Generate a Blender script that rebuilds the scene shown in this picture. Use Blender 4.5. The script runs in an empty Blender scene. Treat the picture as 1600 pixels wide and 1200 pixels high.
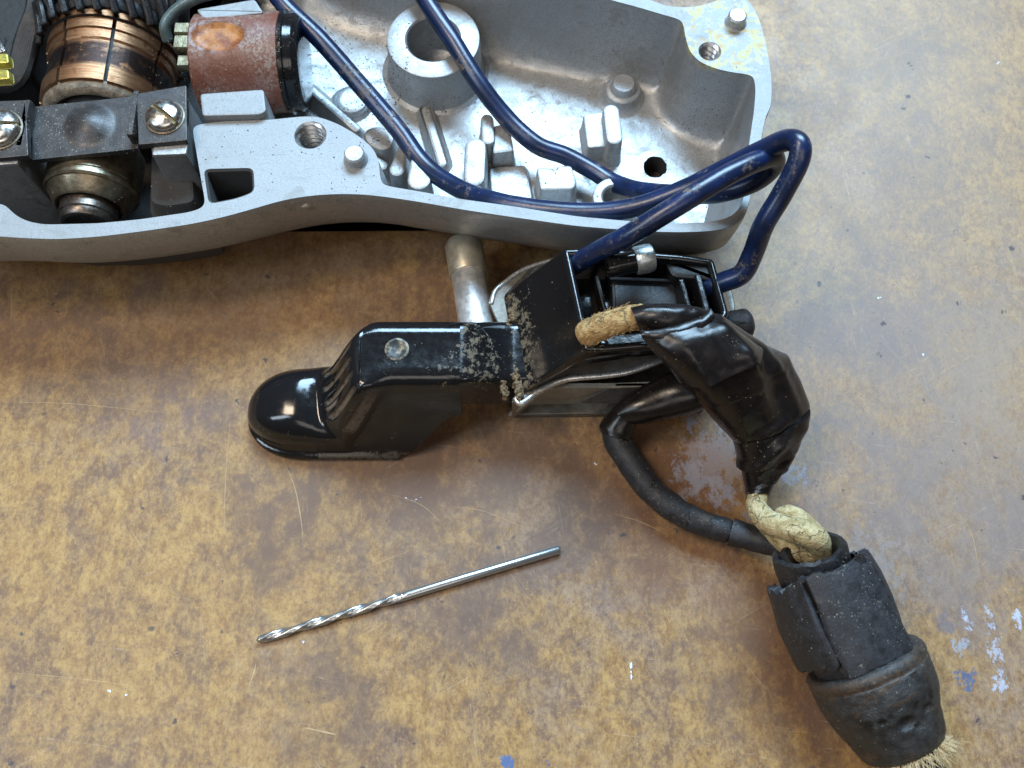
import bpy, math, random
import numpy as np
from mathutils import Vector, noise
from mathutils.geometry import delaunay_2d_cdt
from mathutils.bvhtree import BVHTree
random.seed(7)
R = math.radians
S = 0.001                      # everything below is written in millimetres
sc = bpy.context.scene
col = sc.collection

# ------------------------------------------------------------------ camera
HFOV, DIST, TILT = 55.0, 190.0, 20.0
CAM = Vector((0, -DIST*math.sin(R(TILT)), DIST*math.cos(R(TILT))))
cd = bpy.data.cameras.new('camera'); cam = bpy.data.objects.new('camera', cd); col.objects.link(cam)
cd.sensor_width = 36; cd.lens = 18/math.tan(R(HFOV/2)); cd.clip_start = 0.01; cd.clip_end = 20
cam.location = CAM*S; cam.rotation_euler = (R(TILT), 0, 0)
cd.dof.use_dof = True; cd.dof.focus_distance = 0.178; cd.dof.aperture_fstop = 28
sc.camera = cam
sc.view_settings.view_transform = 'Standard'; sc.view_settings.look = 'None'
sc.view_settings.exposure = -0.08; sc.view_settings.gamma = 1.0
sc.render.resolution_x = 1024; sc.render.resolution_y = 768

# ------------------------------------------------------------------ light
w = bpy.data.worlds.new('World'); sc.world = w; w.use_nodes = True
bg = w.node_tree.nodes['Background']; bg.inputs[0].default_value = (0.95, 0.86, 0.78, 1); bg.inputs[1].default_value = 0.09
def area(name, loc, target, sx, sy, power, color):
    ld = bpy.data.lights.new(name, 'AREA'); ld.shape = 'RECTANGLE'; ld.size = sx; ld.size_y = sy
    ld.energy = power; ld.color = color
    o = bpy.data.objects.new(name, ld); col.objects.link(o); o.location = loc
    o.rotation_euler = (Vector(target)-Vector(loc)).to_track_quat('-Z', 'Y').to_euler()
    return o
area('window_light', (0.20, 1.00, 1.26), (0.01, 0.02, 0), 1.00, 0.60, 64.0, (0.49, 0.75, 1.0))
area('ceiling_tube_light', (-0.80, -0.30, 0.98), (0, 0, 0), 0.26, 0.66, 6.0, (0.70, 0.85, 1.0))
area('ceiling_lamp_light', (-0.55, 0.10, 1.25), (0, 0, 0), 0.26, 0.34, 7.5, (1.0, 0.82, 0.62))

area('added_fill_light', (0.10, -0.95, 1.30), (0, 0, 0), 1.0, 0.5, 3.5, (1.0, 0.93, 0.86))  # added fill to lift the south-facing housing walls, no known source

# ------------------------------------------------------------------ helpers
TX = math.tan(R(HFOV/2))
def W(px, py, z=0.0):
    """photo pixel (1600x1200) on the horizontal plane z (mm) -> world mm"""
    x = (px-800)/800*TX; y = -(py-600)/800*TX
    c, s = math.cos(R(TILT)), math.sin(R(TILT))
    d = Vector((x, y*c + s, y*s - c))
    t = (z-CAM.z)/d.z
    return CAM + d*t
def WP(pts, z=0.0): return [W(p[0], p[1], p[2] if len(p) > 2 else z) for p in pts]

REG = []
def obj(name, VF, mat, parent=None, smooth=True, sharp=40, reg=True):
    V, F = VF
    o0 = ORG.get(parent.name, Vector((0, 0, 0))) if parent else Vector((0, 0, 0))
    me = bpy.data.meshes.new(name)
    me.from_pydata([((v[0]-o0[0])*S, (v[1]-o0[1])*S, (v[2]-o0[2])*S) for v in V], [], [tuple(f) for f in F])
    me.validate(); me.update()
    if smooth:
        me.polygons.foreach_set('use_smooth', [True]*len(me.polygons))
        if sharp: me.set_sharp_from_angle(angle=R(sharp))
    if mat: me.materials.append(mat)
    o = bpy.data.objects.new(name, me); col.objects.link(o)
    if parent: o.parent = parent
    ORG[o.name] = o0
    if reg: REG.append(([tuple(v) for v in V], [tuple(f) for f in F]))
    return o
ORG = {}
def thing(name, label, cat, loc, group=None):
    o = bpy.data.objects.new(name, None); col.objects.link(o)
    o.empty_display_size = 0.01
    o.location = Vector(loc)*S; ORG[o.name] = Vector(loc)
    o['label'] = label; o['category'] = cat
    if group: o['group'] = group
    return o
def join(*vfs):
    V, F = [], []
    for v, f in vfs:
        n = len(V); V += list(v); F += [tuple(i+n for i in q) for q in f]
    return V, F
def crom(pts, k=8, closed=False):
    P = [Vector(p) for p in pts]; n = len(P); out = []
    rng = range(n) if closed else range(n-1)
    for i in rng:
        if closed: a, b, c, d = P[i-1], P[i], P[(i+1) % n], P[(i+2) % n]
        else: a, b, c, d = P[max(i-1, 0)], P[i], P[i+1], P[min(i+2, n-1)]
        for j in range(k):
            t = j/k
            out.append(0.5*((2*b)+(c-a)*t+(2*a-5*b+4*c-d)*t*t+(3*b-a-3*c+d)*t**3))
    if not closed: out.append(P[-1])
    return out
def smooth01(t):
    t = max(0., min(1., t)); return t*t*(3-2*t)
def interp(tab, t):
    if t <= tab[0][0]: return tab[0][1]
    for (a, va), (b, vb) in zip(tab, tab[1:]):
        if t <= b: return va+(vb-va)*(t-a)/(b-a)
    return tab[-1][1]
def loops(L, cap0=True, cap1=True, closed=True):
    V = [v for l in L for v in l]; n = len(L[0]); F = []
    for i in range(len(L)-1):
        for j in range(n if closed else n-1):
            k = (j+1) % n
            F.append((i*n+j, i*n+k, (i+1)*n+k, (i+1)*n+j))
    if cap0: F.append(tuple(range(n-1, -1, -1)))
    if cap1: F.append(tuple(range((len(L)-1)*n, len(L)*n)))
    return V, F
def frame(d):
    d = d.normalized(); up = Vector((0, 0, 1)) if abs(d.z) < 0.95 else Vector((0, 1, 0))
    s = d.cross(up).normalized(); return d, s, s.cross(d).normalized()
def lathe(o, d, prof, n=48, cap0=False, cap1=True, fn=None):
    """prof: (radius, distance along d)"""
    o = Vector(o); d, s, u = frame(Vector(d)); L = []
    for r, h in prof:
        row = []
        for j in range(n):
            a = 2*math.pi*j/n
            rr = fn(r, h, a) if fn else r
            row.append(o + d*h + (s*math.cos(a)+u*math.sin(a))*rr)
        L.append(row)
    return loops(L, cap0, cap1)
def tube(path, r, n=16, cap=True, wob=0.0, wf=0.3, dome=True, k=0):
    P = [Vector(p) for p in path]; m = len(P); L = []
    T = [(P[min(i+1, m-1)]-P[max(i-1, 0)]).normalized() for i in range(m)]
    s = frame(T[0])[1]
    rad = (lambda i: r) if not callable(r) and not isinstance(r, (list, tuple)) else (lambda i: r(i/(m-1)) if callable(r) else r[i])
    for i in range(m):
        s = (s - T[i]*s.dot(T[i])).normalized(); u = T[i].cross(s)
        row = []
        for j in range(n):
            a = 2*math.pi*j/n; q = s*math.cos(a)+u*math.sin(a)
            rr = rad(i)
            if wob: rr *= 1+wob*noise.noise((P[i]+q*rr)*wf)
            row.append(P[i]+q*rr)
        L.append(row)
    if cap and dome:
        for end in (0, 1):
            row = L[0] if end == 0 else L[-1]; c = P[0] if end == 0 else P[-1]; t = -T[0] if end == 0 else T[-1]
            ex = []
            for f, g in ((.92, .25), (.6, .45)):
                ex.append([c+(v-c)*f+t*rad(0 if end == 0 else m-1)*g for v in row])
            if end == 0: L = ex[::-1]+L
            else: L = L+ex
    return loops(L, cap, cap)
def rpoly(pts, r, k=5):
    P = [Vector((p[0], p[1])) for p in pts]; n = len(P); out = []
    for i in range(n):
        a, b, c = P[i-1], P[i], P[(i+1) % n]
        ra = min(r, (a-b).length*.48, (c-b).length*.48)
        p0 = b+(a-b).normalized()*ra; p1 = b+(c-b).normalized()*ra
        for j in range(k+1):
            t = j/k; out.append(p0*(1-t)**2+b*2*t*(1-t)+p1*t*t)
    return out
def area2(P): return sum(P[i-1][0]*P[i][1]-P[i][0]*P[i-1][1] for i in range(len(P)))/2
def offs(P, d):
    """offset a ccw loop inward by d (negative = outward)"""
    n = len(P); out = []
    sg = 1 if area2(P) > 0 else -1
    for i in range(n):
        t = (P[(i+1) % n]-P[i-1]); 
        if t.length < 1e-9: t = P[(i+1) % n]-P[i]
        t.normalize(); out.append(P[i]+Vector((-t.y, t.x))*d*sg)
    return out
def prism(P, z0, z1, bev=0.4, draft=0.3, flare=0.8, jit=0.0):
    """solid with a rounded top edge, drafted sides and a cast fillet at the foot"""
    P = [Vector((p[0], p[1])) for p in P]
    if area2(P) < 0: P = P[::-1]
    rows = [(bev*1.25, z1), (bev, z1), (bev*.3, z1-bev*.25), (0, z1-bev), (-draft, z0+flare), (-draft-flare*.3, z0+flare*.35), (-draft-flare, z0)]
    L = []
    for d, z in rows:
        Q = offs(P, d)
        L.append([Vector((q.x, q.y, z+(jit*noise.noise(Vector((q.x, q.y, 0))*.6) if jit else 0))) for q in Q])
    L = L[::-1]
    return loops(L, False, True)
def box(c, sx, sy, sz, rz=0, bev=.3):
    P = [(-sx/2, -sy/2), (sx/2, -sy/2), (sx/2, sy/2), (-sx/2, sy/2)]
    ca, sa = math.cos(rz), math.sin(rz)
    P = rpoly([(c[0]+x*ca-y*sa, c[1]+x*sa+y*ca) for x, y in P], bev, 3)
    L = [[Vector((q.x, q.y, z)) for q in offs(P, d)] for d, z in ((bev*.6, c[2]-sz/2), (0, c[2]-sz/2+bev), (0, c[2]+sz/2-bev), (bev*.6, c[2]+sz/2))]
    return loops(L)
def lerp_pts(P, k):
    P = [Vector(p) for p in P]; out = []
    for a, b in zip(P, P[1:]):
        for j in range(k): out.append(a+(b-a)*j/k)
    return out+[P[-1]]
def ploft(st, n=36, k=4, power=2.0, disp=None, crom=crom):
    """stations: (left px, right px, z, thickness): a flattened wrap whose silhouette runs through the given edges"""
    A = crom([W(*s[0], s[2]) for s in st], k); B = crom([W(*s[1], s[2] + (s[4] if len(s) > 4 else 0)) for s in st], k)
    H = crom([(s[3], 0, 0) for s in st], k); L = []
    m = len(A); C = [(a+b)/2 for a, b in zip(A, B)]
    for i in range(m):
        wv = (B[i]-A[i])/2; t = (C[min(i+1, m-1)]-C[max(i-1, 0)]).normalized()
        u = wv.cross(t).normalized()
        if u.z < 0: u = -u
        row = []
        for j in range(n):
            a = 2*math.pi*j/n; ca, sa = math.cos(a), math.sin(a)
            e = 2/power
            p = C[i]+wv*math.copysign(abs(ca)**e, ca)+u*(H[i][0]/2)*math.copysign(abs(sa)**e, sa)
            if disp: p = disp(p, i/(m-1), a, u)
            row.append(p)
        L.append(row)
    return loops(L)

# ------------------------------------------------------------------ materials
class N:
    def __init__(s, name):
        s.m = bpy.data.materials.new(name); s.m.use_nodes = True; s.t = s.m.node_tree
        s.t.nodes.clear(); s.out = s.t.nodes.new('ShaderNodeOutputMaterial')
        s.b = s.t.nodes.new('ShaderNodeBsdfPrincipled'); s.t.links.new(s.b.outputs[0], s.out.inputs[0])
        tc = s.t.nodes.new('ShaderNodeTexCoord'); s.P = s.vmul(tc.outputs['Object'], 1000.0)
    def link(s, a, inp):
        if hasattr(a, 'links'): s.t.links.new(a, inp)
        elif isinstance(a, (tuple, list)) and len(a) == 3 and len(inp.default_value) == 4: inp.default_value = (*a, 1)
        else: inp.default_value = a
    def vmul(s, v, k):
        n = s.t.nodes.new('ShaderNodeVectorMath'); n.operation = 'MULTIPLY'; s.link(v, n.inputs[0])
        n.inputs[1].default_value = (k, k, k) if not isinstance(k, (tuple, list)) else k; return n.outputs[0]
    def vadd(s, v, k):
        n = s.t.nodes.new('ShaderNodeVectorMath'); n.operation = 'ADD'; s.link(v, n.inputs[0]); s.link(k, n.inputs[1]); return n.outputs[0]
    def rot(s, v, a):
        n = s.t.nodes.new('ShaderNodeVectorRotate'); n.rotation_type = 'Z_AXIS'; s.link(v, n.inputs[0]); n.inputs['Angle'].default_value = a; return n.outputs[0]
    def noise(s, sc_, det=4, rough=.6, v=None, dist=0, outp=0):
        n = s.t.nodes.new('ShaderNodeTexNoise'); s.link(v if v is not None else s.P, n.inputs['Vector'])
        n.inputs['Scale'].default_value = sc_; n.inputs['Detail'].default_value = det
        n.inputs['Roughness'].default_value = rough; n.inputs['Distortion'].default_value = dist; return n.outputs[outp]
    def voro(s, sc_, v=None, feat='F1', outp='Distance', rnd=1):
        n = s.t.nodes.new('ShaderNodeTexVoronoi'); n.feature = feat; s.link(v if v is not None else s.P, n.inputs['Vector'])
        n.inputs['Scale'].default_value = sc_; n.inputs['Randomness'].default_value = rnd; return n.outputs[outp]
    def map(s, v, a, b, c=0, d=1, mode='SMOOTHSTEP'):
        n = s.t.nodes.new('ShaderNodeMapRange'); n.interpolation_type = mode; s.link(v, n.inputs[0])
        for i, x in enumerate((a, b, c, d)): n.inputs[i+1].default_value = x
        return n.outputs[0]
    def math(s, op, a, b=0.0):
        n = s.t.nodes.new('ShaderNodeMath'); n.operation = op; s.link(a, n.inputs[0]); s.link(b, n.inputs[1]); return n.outputs[0]
    def mix(s, f, a, b):
        n = s.t.nodes.new('ShaderNodeMix'); n.data_type = 'RGBA'; s.link(f, n.inputs[0]); s.link(a, n.inputs[6]); s.link(b, n.inputs[7]); return n.outputs[2]
    def mixf(s, f, a, b):
        n = s.t.nodes.new('ShaderNodeMix'); n.data_type = 'FLOAT'; s.link(f, n.inputs[0]); s.link(a, n.inputs[2]); s.link(b, n.inputs[3]); return n.outputs[0]
    def near(s, c, r, v=None, soft=1.0, squash=None):
        """1 near point c (mm, object space), falling to 0 at r, edge broken by noise"""
        q = s.vadd(v if v is not None else s.P, (-c[0], -c[1], -c[2]))
        if squash: q = s.vmul(q, squash)
        n = s.t.nodes.new('ShaderNodeVectorMath'); n.operation = 'LENGTH'; s.link(q, n.inputs[0])
        return s.map(n.outputs['Value'], r*(1-soft), r, 1, 0)
    def geo(s, name):
        n = s.t.nodes.new('ShaderNodeNewGeometry'); return n.outputs[name]
    def attr(s, name):
        n = s.t.nodes.new('ShaderNodeAttribute'); n.attribute_name = name; return n.outputs['Fac']
    def sepz(s, v, i=2):
        n = s.t.nodes.new('ShaderNodeSeparateXYZ'); s.link(v, n.inputs[0]); return n.outputs[i]
    def bump(s, h, dist_mm, strength=1.0):
        n = s.t.nodes.new('ShaderNodeBump'); s.link(h, n.inputs['Height']); n.inputs['Distance'].default_value = dist_mm*S
        n.inputs['Strength'].default_value = strength; s.link(n.outputs[0], s.b.inputs['Normal']); return n
    def set(s, color=None, rough=None, metal=None, spec=None, coat=None, coat_r=None, sheen=None):
        for k, v in (('Base Color', color), ('Roughness', rough), ('Metallic', metal), ('Specular IOR Level', spec), ('Coat Weight', coat), ('Coat Roughness', coat_r), ('Sheen Weight', sheen)):
            if v is not None: s.link(v, s.b.inputs[k])
        return s.m

def dust_specks(m, col0, speck_col, dens=.5, sc_=2.2):
    """fine pale grit caught on a surface"""
    a = m.noise(sc_, 3, .7); b = m.noise(.25, 3, .6)
    f = m.math('MULTIPLY', m.map(a, .62, .68), m.map(b, .62-dens*.3, .75-dens*.3))
    return m.mix(f, col0, speck_col), f

def mat_cast(name, grime=0.5, dark=0.0, lug=None, boost=1.0):
    m = N(name)
    big = m.noise(.06, 5, .6); mid = m.noise(.35, 6, .65, dist=.6); fine = m.noise(3.0, 5, .7)
    c = m.mix(m.map(big, .3, .7), (.38*boost, .39*boost, .395*boost), (.50*boost, .51*boost, .515*boost))
    c = m.mix(m.map(fine, .3, .75), c, (.28, .285, .29))
    g = m.math('MULTIPLY', m.map(mid, .50, .68), m.map(m.noise(.1, 3, .5), .35, .65))
    c = m.mix(m.math('MULTIPLY', g, grime), c, (.20, .19, .165))
    sp = m.math('MULTIPLY', m.map(m.noise(1.3, 4, .7), .63, .70), m.map(m.noise(.12, 2, .5), .40, .62))
    c = m.mix(m.math('MULTIPLY', sp, .75), c, (.07, .065, .06))
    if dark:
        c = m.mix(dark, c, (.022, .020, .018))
    rough = m.mixf(m.map(mid, .35, .7), .36, .55)
    metal = m.mixf(g, .60, .35)
    topm = m.map(m.sepz(m.P), 25.6, 25.9)
    if lug is not None:
        rough = m.mixf(topm, rough, .64); c = m.mix(m.math('MULTIPLY', topm, .55), c, (.27, .28, .285))
        stre = m.noise(.5, 4, .7, v=m.vmul(m.P, (.3, 2.5, 1)))
        c = m.mix(m.math('MULTIPLY', topm, m.map(stre, .55, .75, 0, .4)), c, (.18, .18, .18))
    if lug is not None:
        near = m.near(lug, 11.0, soft=.4, squash=(1, .9, 5))
        y = m.math('MULTIPLY', near, m.map(m.noise(.38, 3, .55, dist=1.2), .50, .58))
        c = m.mix(m.math('MULTIPLY', y, .85), c, (.46, .40, .17))
        c = m.mix(m.math('MULTIPLY', m.math('MULTIPLY', near, m.map(m.noise(.6, 3, .6), .56, .66)), .7), c, (.42, .28, .10))
        metal = m.mixf(y, metal, .0); rough = m.mixf(y, rough, .5)
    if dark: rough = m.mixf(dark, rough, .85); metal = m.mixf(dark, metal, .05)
    m.set(c, rough, metal)
    m.bump(m.math('ADD', m.math('MULTIPLY', mid, .6), m.math('MULTIPLY', fine, .30)), .16)
    return m.m

def simple(name, color, rough=.5, metal=0., bump=.0, bsc=2., var=.25, spec=None, specks=None, coat=None):
    m = N(name); a = m.noise(.5, 5, .65); b = m.noise(bsc, 4, .6)
    lo = tuple(x*(1-var) for x in color); hi = tuple(min(1, x*(1+var)) for x in color)
    c = m.mix(m.map(a, .3, .7), lo, hi)
    rr = m.map(b, .3, .7, max(.02, rough-.07), rough+.09)
    if specks:
        c, f = dust_specks(m, c, specks[0], specks[1], specks[2] if len(specks) > 2 else 2.2)
        rr = m.mixf(f, rr, .9)
    m.set(c, rr, metal, spec, coat)
    if bump: m.bump(m.math('ADD', b, m.math('MULTIPLY', a, .5)), bump)
    return m.m

# ------------------------------------------------------------------ bench top
def mat_bench():
    m = N('stained_hardboard')
    P = m.P
    warp = m.vmul(m.vadd(m.noise(.06, 4, .6, outp=1), (-.5, -.5, -.5)), 14.0)
    Q = m.vadd(P, warp)
    big = m.noise(.016, 7, .66, v=Q); big2 = m.noise(.03, 8, .70, v=m.vadd(Q, (300., 90., 0.)))
    mid = m.noise(.10, 10, .80, v=m.vadd(m.vmul(Q, (1, .75, 1)), (31., 7., 0.)))
    fine = m.noise(.42, 9, .82, v=m.vmul(P, (1, .62, 1)))
    fib = m.noise(2.2, 4, .7, v=m.vmul(m.rot(P, .5), (1, .35, 1)))
    c = m.mix(m.map(fine, .38, .63), (.222, .114, .040), (.41, .246, .088))
    c = m.mix(m.map(mid, .45, .60), c, m.mix(m.map(fine, .42, .58), (.160, .088, .050), (.300, .178, .078)))
    c = m.mix(m.math('MULTIPLY', m.map(big2, .47, .62), m.map(mid, .40, .58, .2, .9)), c, m.mix(m.map(fine, .42, .58), (.115, .068, .052), (.215, .132, .082)))
    c = m.mix(m.math('MULTIPLY', m.map(big, .50, .64), m.map(fine, .38, .6, .1, .7)), c, (.23, .165, .135))
    mic = m.noise(1.3, 6, .8, v=m.vmul(P, (1, .7, 1)))
    c = m.mix(m.math('MULTIPLY', m.map(mic, .50, .66), .62), c, (.10, .052, .045))
    c = m.mix(m.math('MULTIPLY', m.map(mic, .47, .34), .50), c, (.52, .31, .115))
    # rubbed-in stains, plus patches that paint shade and sheen into the board
    def stain_or_shading(px, py, r, colr, k, sq=None, th=(.40, .60)):
        nonlocal c
        p = W(px, py)
        f = m.math('MULTIPLY', m.near(p, r, v=m.vadd(Q, (0, 0, 0)), soft=.75, squash=sq), m.map(mid, *th, .25, 1))
        c = m.mix(m.math('MULTIPLY', f, k), c, colr)
    stain_or_shading(1050, 780, 22, (.20, .085, .030), .75, (1, .8, 1))
    stain_or_shading(450, 790, 17, (.14, .075, .05), .7, (1, .75, 1))
    stain_or_shading(1215, 1010, 20, (.19, .085, .033), .8)  # dark patch beside the boot: its blocked sheen painted in
    stain_or_shading(640, 740, 18, (.17, .075, .03), .6, (.8, 1.3, 1))
    stain_or_shading(905, 800, 12, (.09, .06, .045), .85)
    stain_or_shading(260, 640, 13, (.17, .11, .10), .6, (.8, 1, 1))
    stain_or_shading(500, 440, 30, (.20, .10, .04), .5, (.5, 1, 1))  # shade in front of the housing painted into the board
    stain_or_shading(1380, 110, 14, (.17, .11, .08), .45, (.8, 1.6, 1))
    stain_or_shading(40, 400, 25, (.20, .10, .045), .5)  # housing shade at the left edge, painted in as brown
    for (px, py, r, sq) in ((560, 700, 26, (.6, 1.2, 1)), (940, 760, 26, (.8, 1, 1)), (700, 830, 20, (.5, 1, 1)), (430, 840, 14, (1, .7, 1)), (760, 980, 16, (.8, 1, 1)), (1150, 1050, 16, (1, 1, 1)), (520, 1080, 14, (1, .7, 1)), (150, 520, 20, (.6, 1, 1)), (1270, 1130, 12, None), (820, 700, 16, (.5, 1, 1))):
        stain_or_shading(px, py, r, (.125, .075, .052), .6, sq, (.42, .58))
    for (px, py, r) in ((1450, 380, 60), (1520, 700, 45), (1420, 60, 40)):
        stain_or_shading(px, py, r, (.29, .225, .17), .6, None, (.32, .66))  # greyer right side, partly window sheen put into the colour
    for (px, py, r) in ((1330, 620, 30), (1330, 760, 22), (1380, 480, 26), (1560, 860, 30)):
        stain_or_shading(px, py, r, (.17, .135, .13), .55, None, (.32, .66))
    def smear(px, py, r, colr, th, fs=.55, sq=None, k=.8):
        nonlocal c
        p = W(px, py)
        nn = m.noise(fs, 8, .78, v=m.vadd(m.vmul(P, (1, .7, 1)), (px*.37, py*.21, 0)))
        f = m.map(m.math('ADD', nn, m.math('MULTIPLY', m.near(p, r, soft=1.0, squash=sq), .22)), th, th+.06)
        c = m.mix(m.math('MULTIPLY', m.math('MULTIPLY', f, m.near(p, r*1.1, soft=.5, squash=sq)), k), c, colr)
    pb = (.27, .28, .35)
    smear(1080, 745, 6.5, pb, .62, sq=(1, .75, 1)); smear(1125, 768, 6, pb, .64, sq=(1, .75, 1)); smear(1082, 655, 5.5, pb, .65, sq=(1.3, .7, 1))
    smear(1160, 818, 6, pb, .68); smear(1235, 742, 6, pb, .66, k=.6); smear(1120, 720, 12, (.30, .28, .30), .60, k=.6)
    pw = (.42, .48, .62)
    smear(1562, 1066, 3.2, pw, .64, 1.0, (1.1, .7, 1), .65); smear(1555, 1015, 3.8, pw, .67, 1.2, (1, .7, 1), .6); smear(1545, 968, 3.6, pw, .68, 1.2, (1.6, .6, 1), .6)
    smear(1512, 965, 2.6, pw, .65, .8, (1.2, .6, 1), .8); smear(1590, 965, 2.6, pw, .66, .8, (1.2, .6, 1), .8); smear(1500, 1010, 4, (.30, .32, .38), .66, .8)
    smear(1510, 1062, 3.8, (.06, .10, .20), .62, .8, None, .85); smear(1478, 975, 4, (.12, .12, .16), .62, .5, None, .6)
    smear(793, 1192, 1.8, (.05, .11, .26), .55, .8, None, .9); smear(1350, 900, 20, (.26, .24, .24), .64, .5, None, .4)
    # fibres, pits and specks
    c = m.mix(m.math('MULTIPLY', m.map(fib, .58, .72), .35), c, (.46, .31, .15))
    c = m.mix(m.math('MULTIPLY', m.map(fib, .40, .30), .55), c, (.12, .07, .05))
    spk = m.math('MULTIPLY', m.map(m.noise(1.1, 3, .6), .67, .71), m.map(m.noise(.11, 2, .5), .46, .6))
    c = m.mix(m.math('MULTIPLY', spk, .85), c, (.04, .035, .035))
    vs = m.map(m.voro(.16), .14, .07, 0, .9)
    vm = m.map(m.noise(.9, 3, .6), .50, .56)
    c = m.mix(m.math('MULTIPLY', vs, vm), c, (.05, .04, .045))
    # long faint scratches
    for ang, off, k in ((.12, 5., .30), (1.42, 60., .26), (-.5, 130., .22), (.9, 220., .18)):
        v = m.vmul(m.vadd(m.rot(P, ang), (off, off, 0)), (.018, 1.0, 1))
        s_ = m.noise(.75, 2, .5, v=v)
        line = m.map(m.math('ABSOLUTE', m.math('SUBTRACT', s_, .62)), .0, .006, 1, 0)
        line = m.math('MULTIPLY', line, m.map(m.noise(.04, 3, .6, v=m.vadd(P, (off, 0, 0))), .5, .62))
        c = m.mix(m.math('MULTIPLY', line, k), c, (.62, .50, .36))
    rr = m.map(m.math('ADD', m.math('MULTIPLY', mid, .6), m.math('MULTIPLY', fine, .4)), .35, .65, .36, .56)
    m.set(c, rr, 0, .42)
    m.bump(m.math('ADD', m.math('MULTIPLY', fine, .7), m.math('MULTIPLY', fib, .5)), .05)
    return m.m
bx = 900
benchm = mat_bench()
o = obj('bench_top', loops([[Vector((x, y, z)) for x, y in ((-bx, -bx), (bx, -bx), (bx, bx), (-bx, bx))] for z in (-18, 0)]), benchm, smooth=False)
o['kind'] = 'structure'
# paint flecks and gouges in the bench surface
def fleck(px, py, w, h, n=9, ang=0):
    c = W(px, py, .03); pts = []
    for i in range(n):
        a = 2*math.pi*i/n; r = random.uniform(.45, 1.0)
        x, y = math.cos(a)*w*r, math.sin(a)*h*r
        pts.append(Vector((c.x+x*math.cos(ang)-y*math.sin(ang), c.y+x*math.sin(ang)+y*math.cos(ang), 0)))
    zt = random.uniform(.03, .09); return loops([[Vector((p.x, p.y, z)) for p in pts] for z in (.0, zt)], False, True)
paint_w = simple('pale_blue_paint', (.62, .68, .80), .5, 0, .02)
paint_b = simple('blue_paint', (.05, .10, .24), .5)
sets = {'paint_flecks': [], 'blue_paint_spots': [], 'gouges': []}
def cluster(key, px, py, sx, sy, n, w, h, ang=0, da=.4):
    for i in range(n):
        sets[key].append(fleck(random.gauss(px, sx), random.gauss(py, sy), w*random.uniform(.3, 1), h*random.uniform(.3, 1), 9, ang+random.uniform(-da, da)))
cluster('paint_flecks', 986, 1045, 1, 9, 5, .22, .9, .0, .1)
cluster('paint_flecks', 650, 780, 8, 3, 5, .4, .15, 0)
for x, y in ((1442, 556), (1557, 100), (170, 1080), (474, 1002), (1372, 468), (930, 723), (195, 1085)): cluster('paint_flecks', x, y, 2, 2, 2, .4, .3)
cluster('blue_paint_spots', 857, 1194, 2, 2, 3, .4, .3, 0, 2)
def strip(pts, w):
    Q = crom([W(*p, .035) for p in pts], 6); n = len(Q); a, b = [], []
    for i, q in enumerate(Q):
        t = (Q[min(i+1, n-1)]-Q[max(i-1, 0)]).normalized(); s = Vector((-t.y, t.x, 0))
        ww = .45*w*math.sin(math.pi*(i+.3)/(n))*(1+.5*noise.noise(q*.8)); a.append(q+s*ww); b.append(q-s*ww)
    return a+b[::-1], [(i, i+1, 2*n-2-i, 2*n-1-i) for i in range(n-1)]
for pts, w in (([(440, 712), (460, 760), (470, 810), (474, 850)], .17), ([(0, 628), (100, 630), (180, 637), (260, 645)], .13),
               ([(955, 802), (1000, 815), (1048, 838)], .12), ([(200, 820), (215, 845), (228, 865)], .12), ([(400, 1035), (397, 1050), (388, 1075)], .3),
               ([(475, 1137), (500, 1142), (525, 1148)], .35), ([(700, 790), (760, 800), (830, 830)], .08), ([(600, 770), (660, 790), (700, 830)], .08),
               ([(1390, 640), (1460, 590), (1540, 545), (1600, 520)], .10), ([(0, 1050), (120, 1060), (230, 1075)], .10), ([(360, 650), (352, 760), (350, 850)], .12),
               ([(545, 900), (590, 880), (640, 860)], .08), ([(720, 1010), (750, 1060), (770, 1100)], .08), ([(1500, 800), (1520, 840), (1530, 900)], .1)):
    sets['gouges'].append(strip(pts, w))
gouge_m = simple('scratched_hardboard', (.40, .27, .14), .6)
for k, mt, nm in (('paint_flecks', paint_w, 'paint_flecks'), ('blue_paint_spots', paint_b, 'blue_paint_spots'), ('gouges', gouge_m, 'scratches')):
    o = obj(nm, join(*sets[k]), mt, smooth=False, reg=False); o['kind'] = 'stuff'
    o['label'] = {'paint_flecks': 'pale blue-white paint flecks stuck to the worn bench top', 'blue_paint_spots': 'small blue paint spots on the bench top', 'scratches': 'thin pale scratches cut into the brown bench top'}[nm]
    o['category'] = {'paint_flecks': 'paint', 'blue_paint_spots': 'paint', 'scratches': 'scratch'}[nm]

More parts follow.
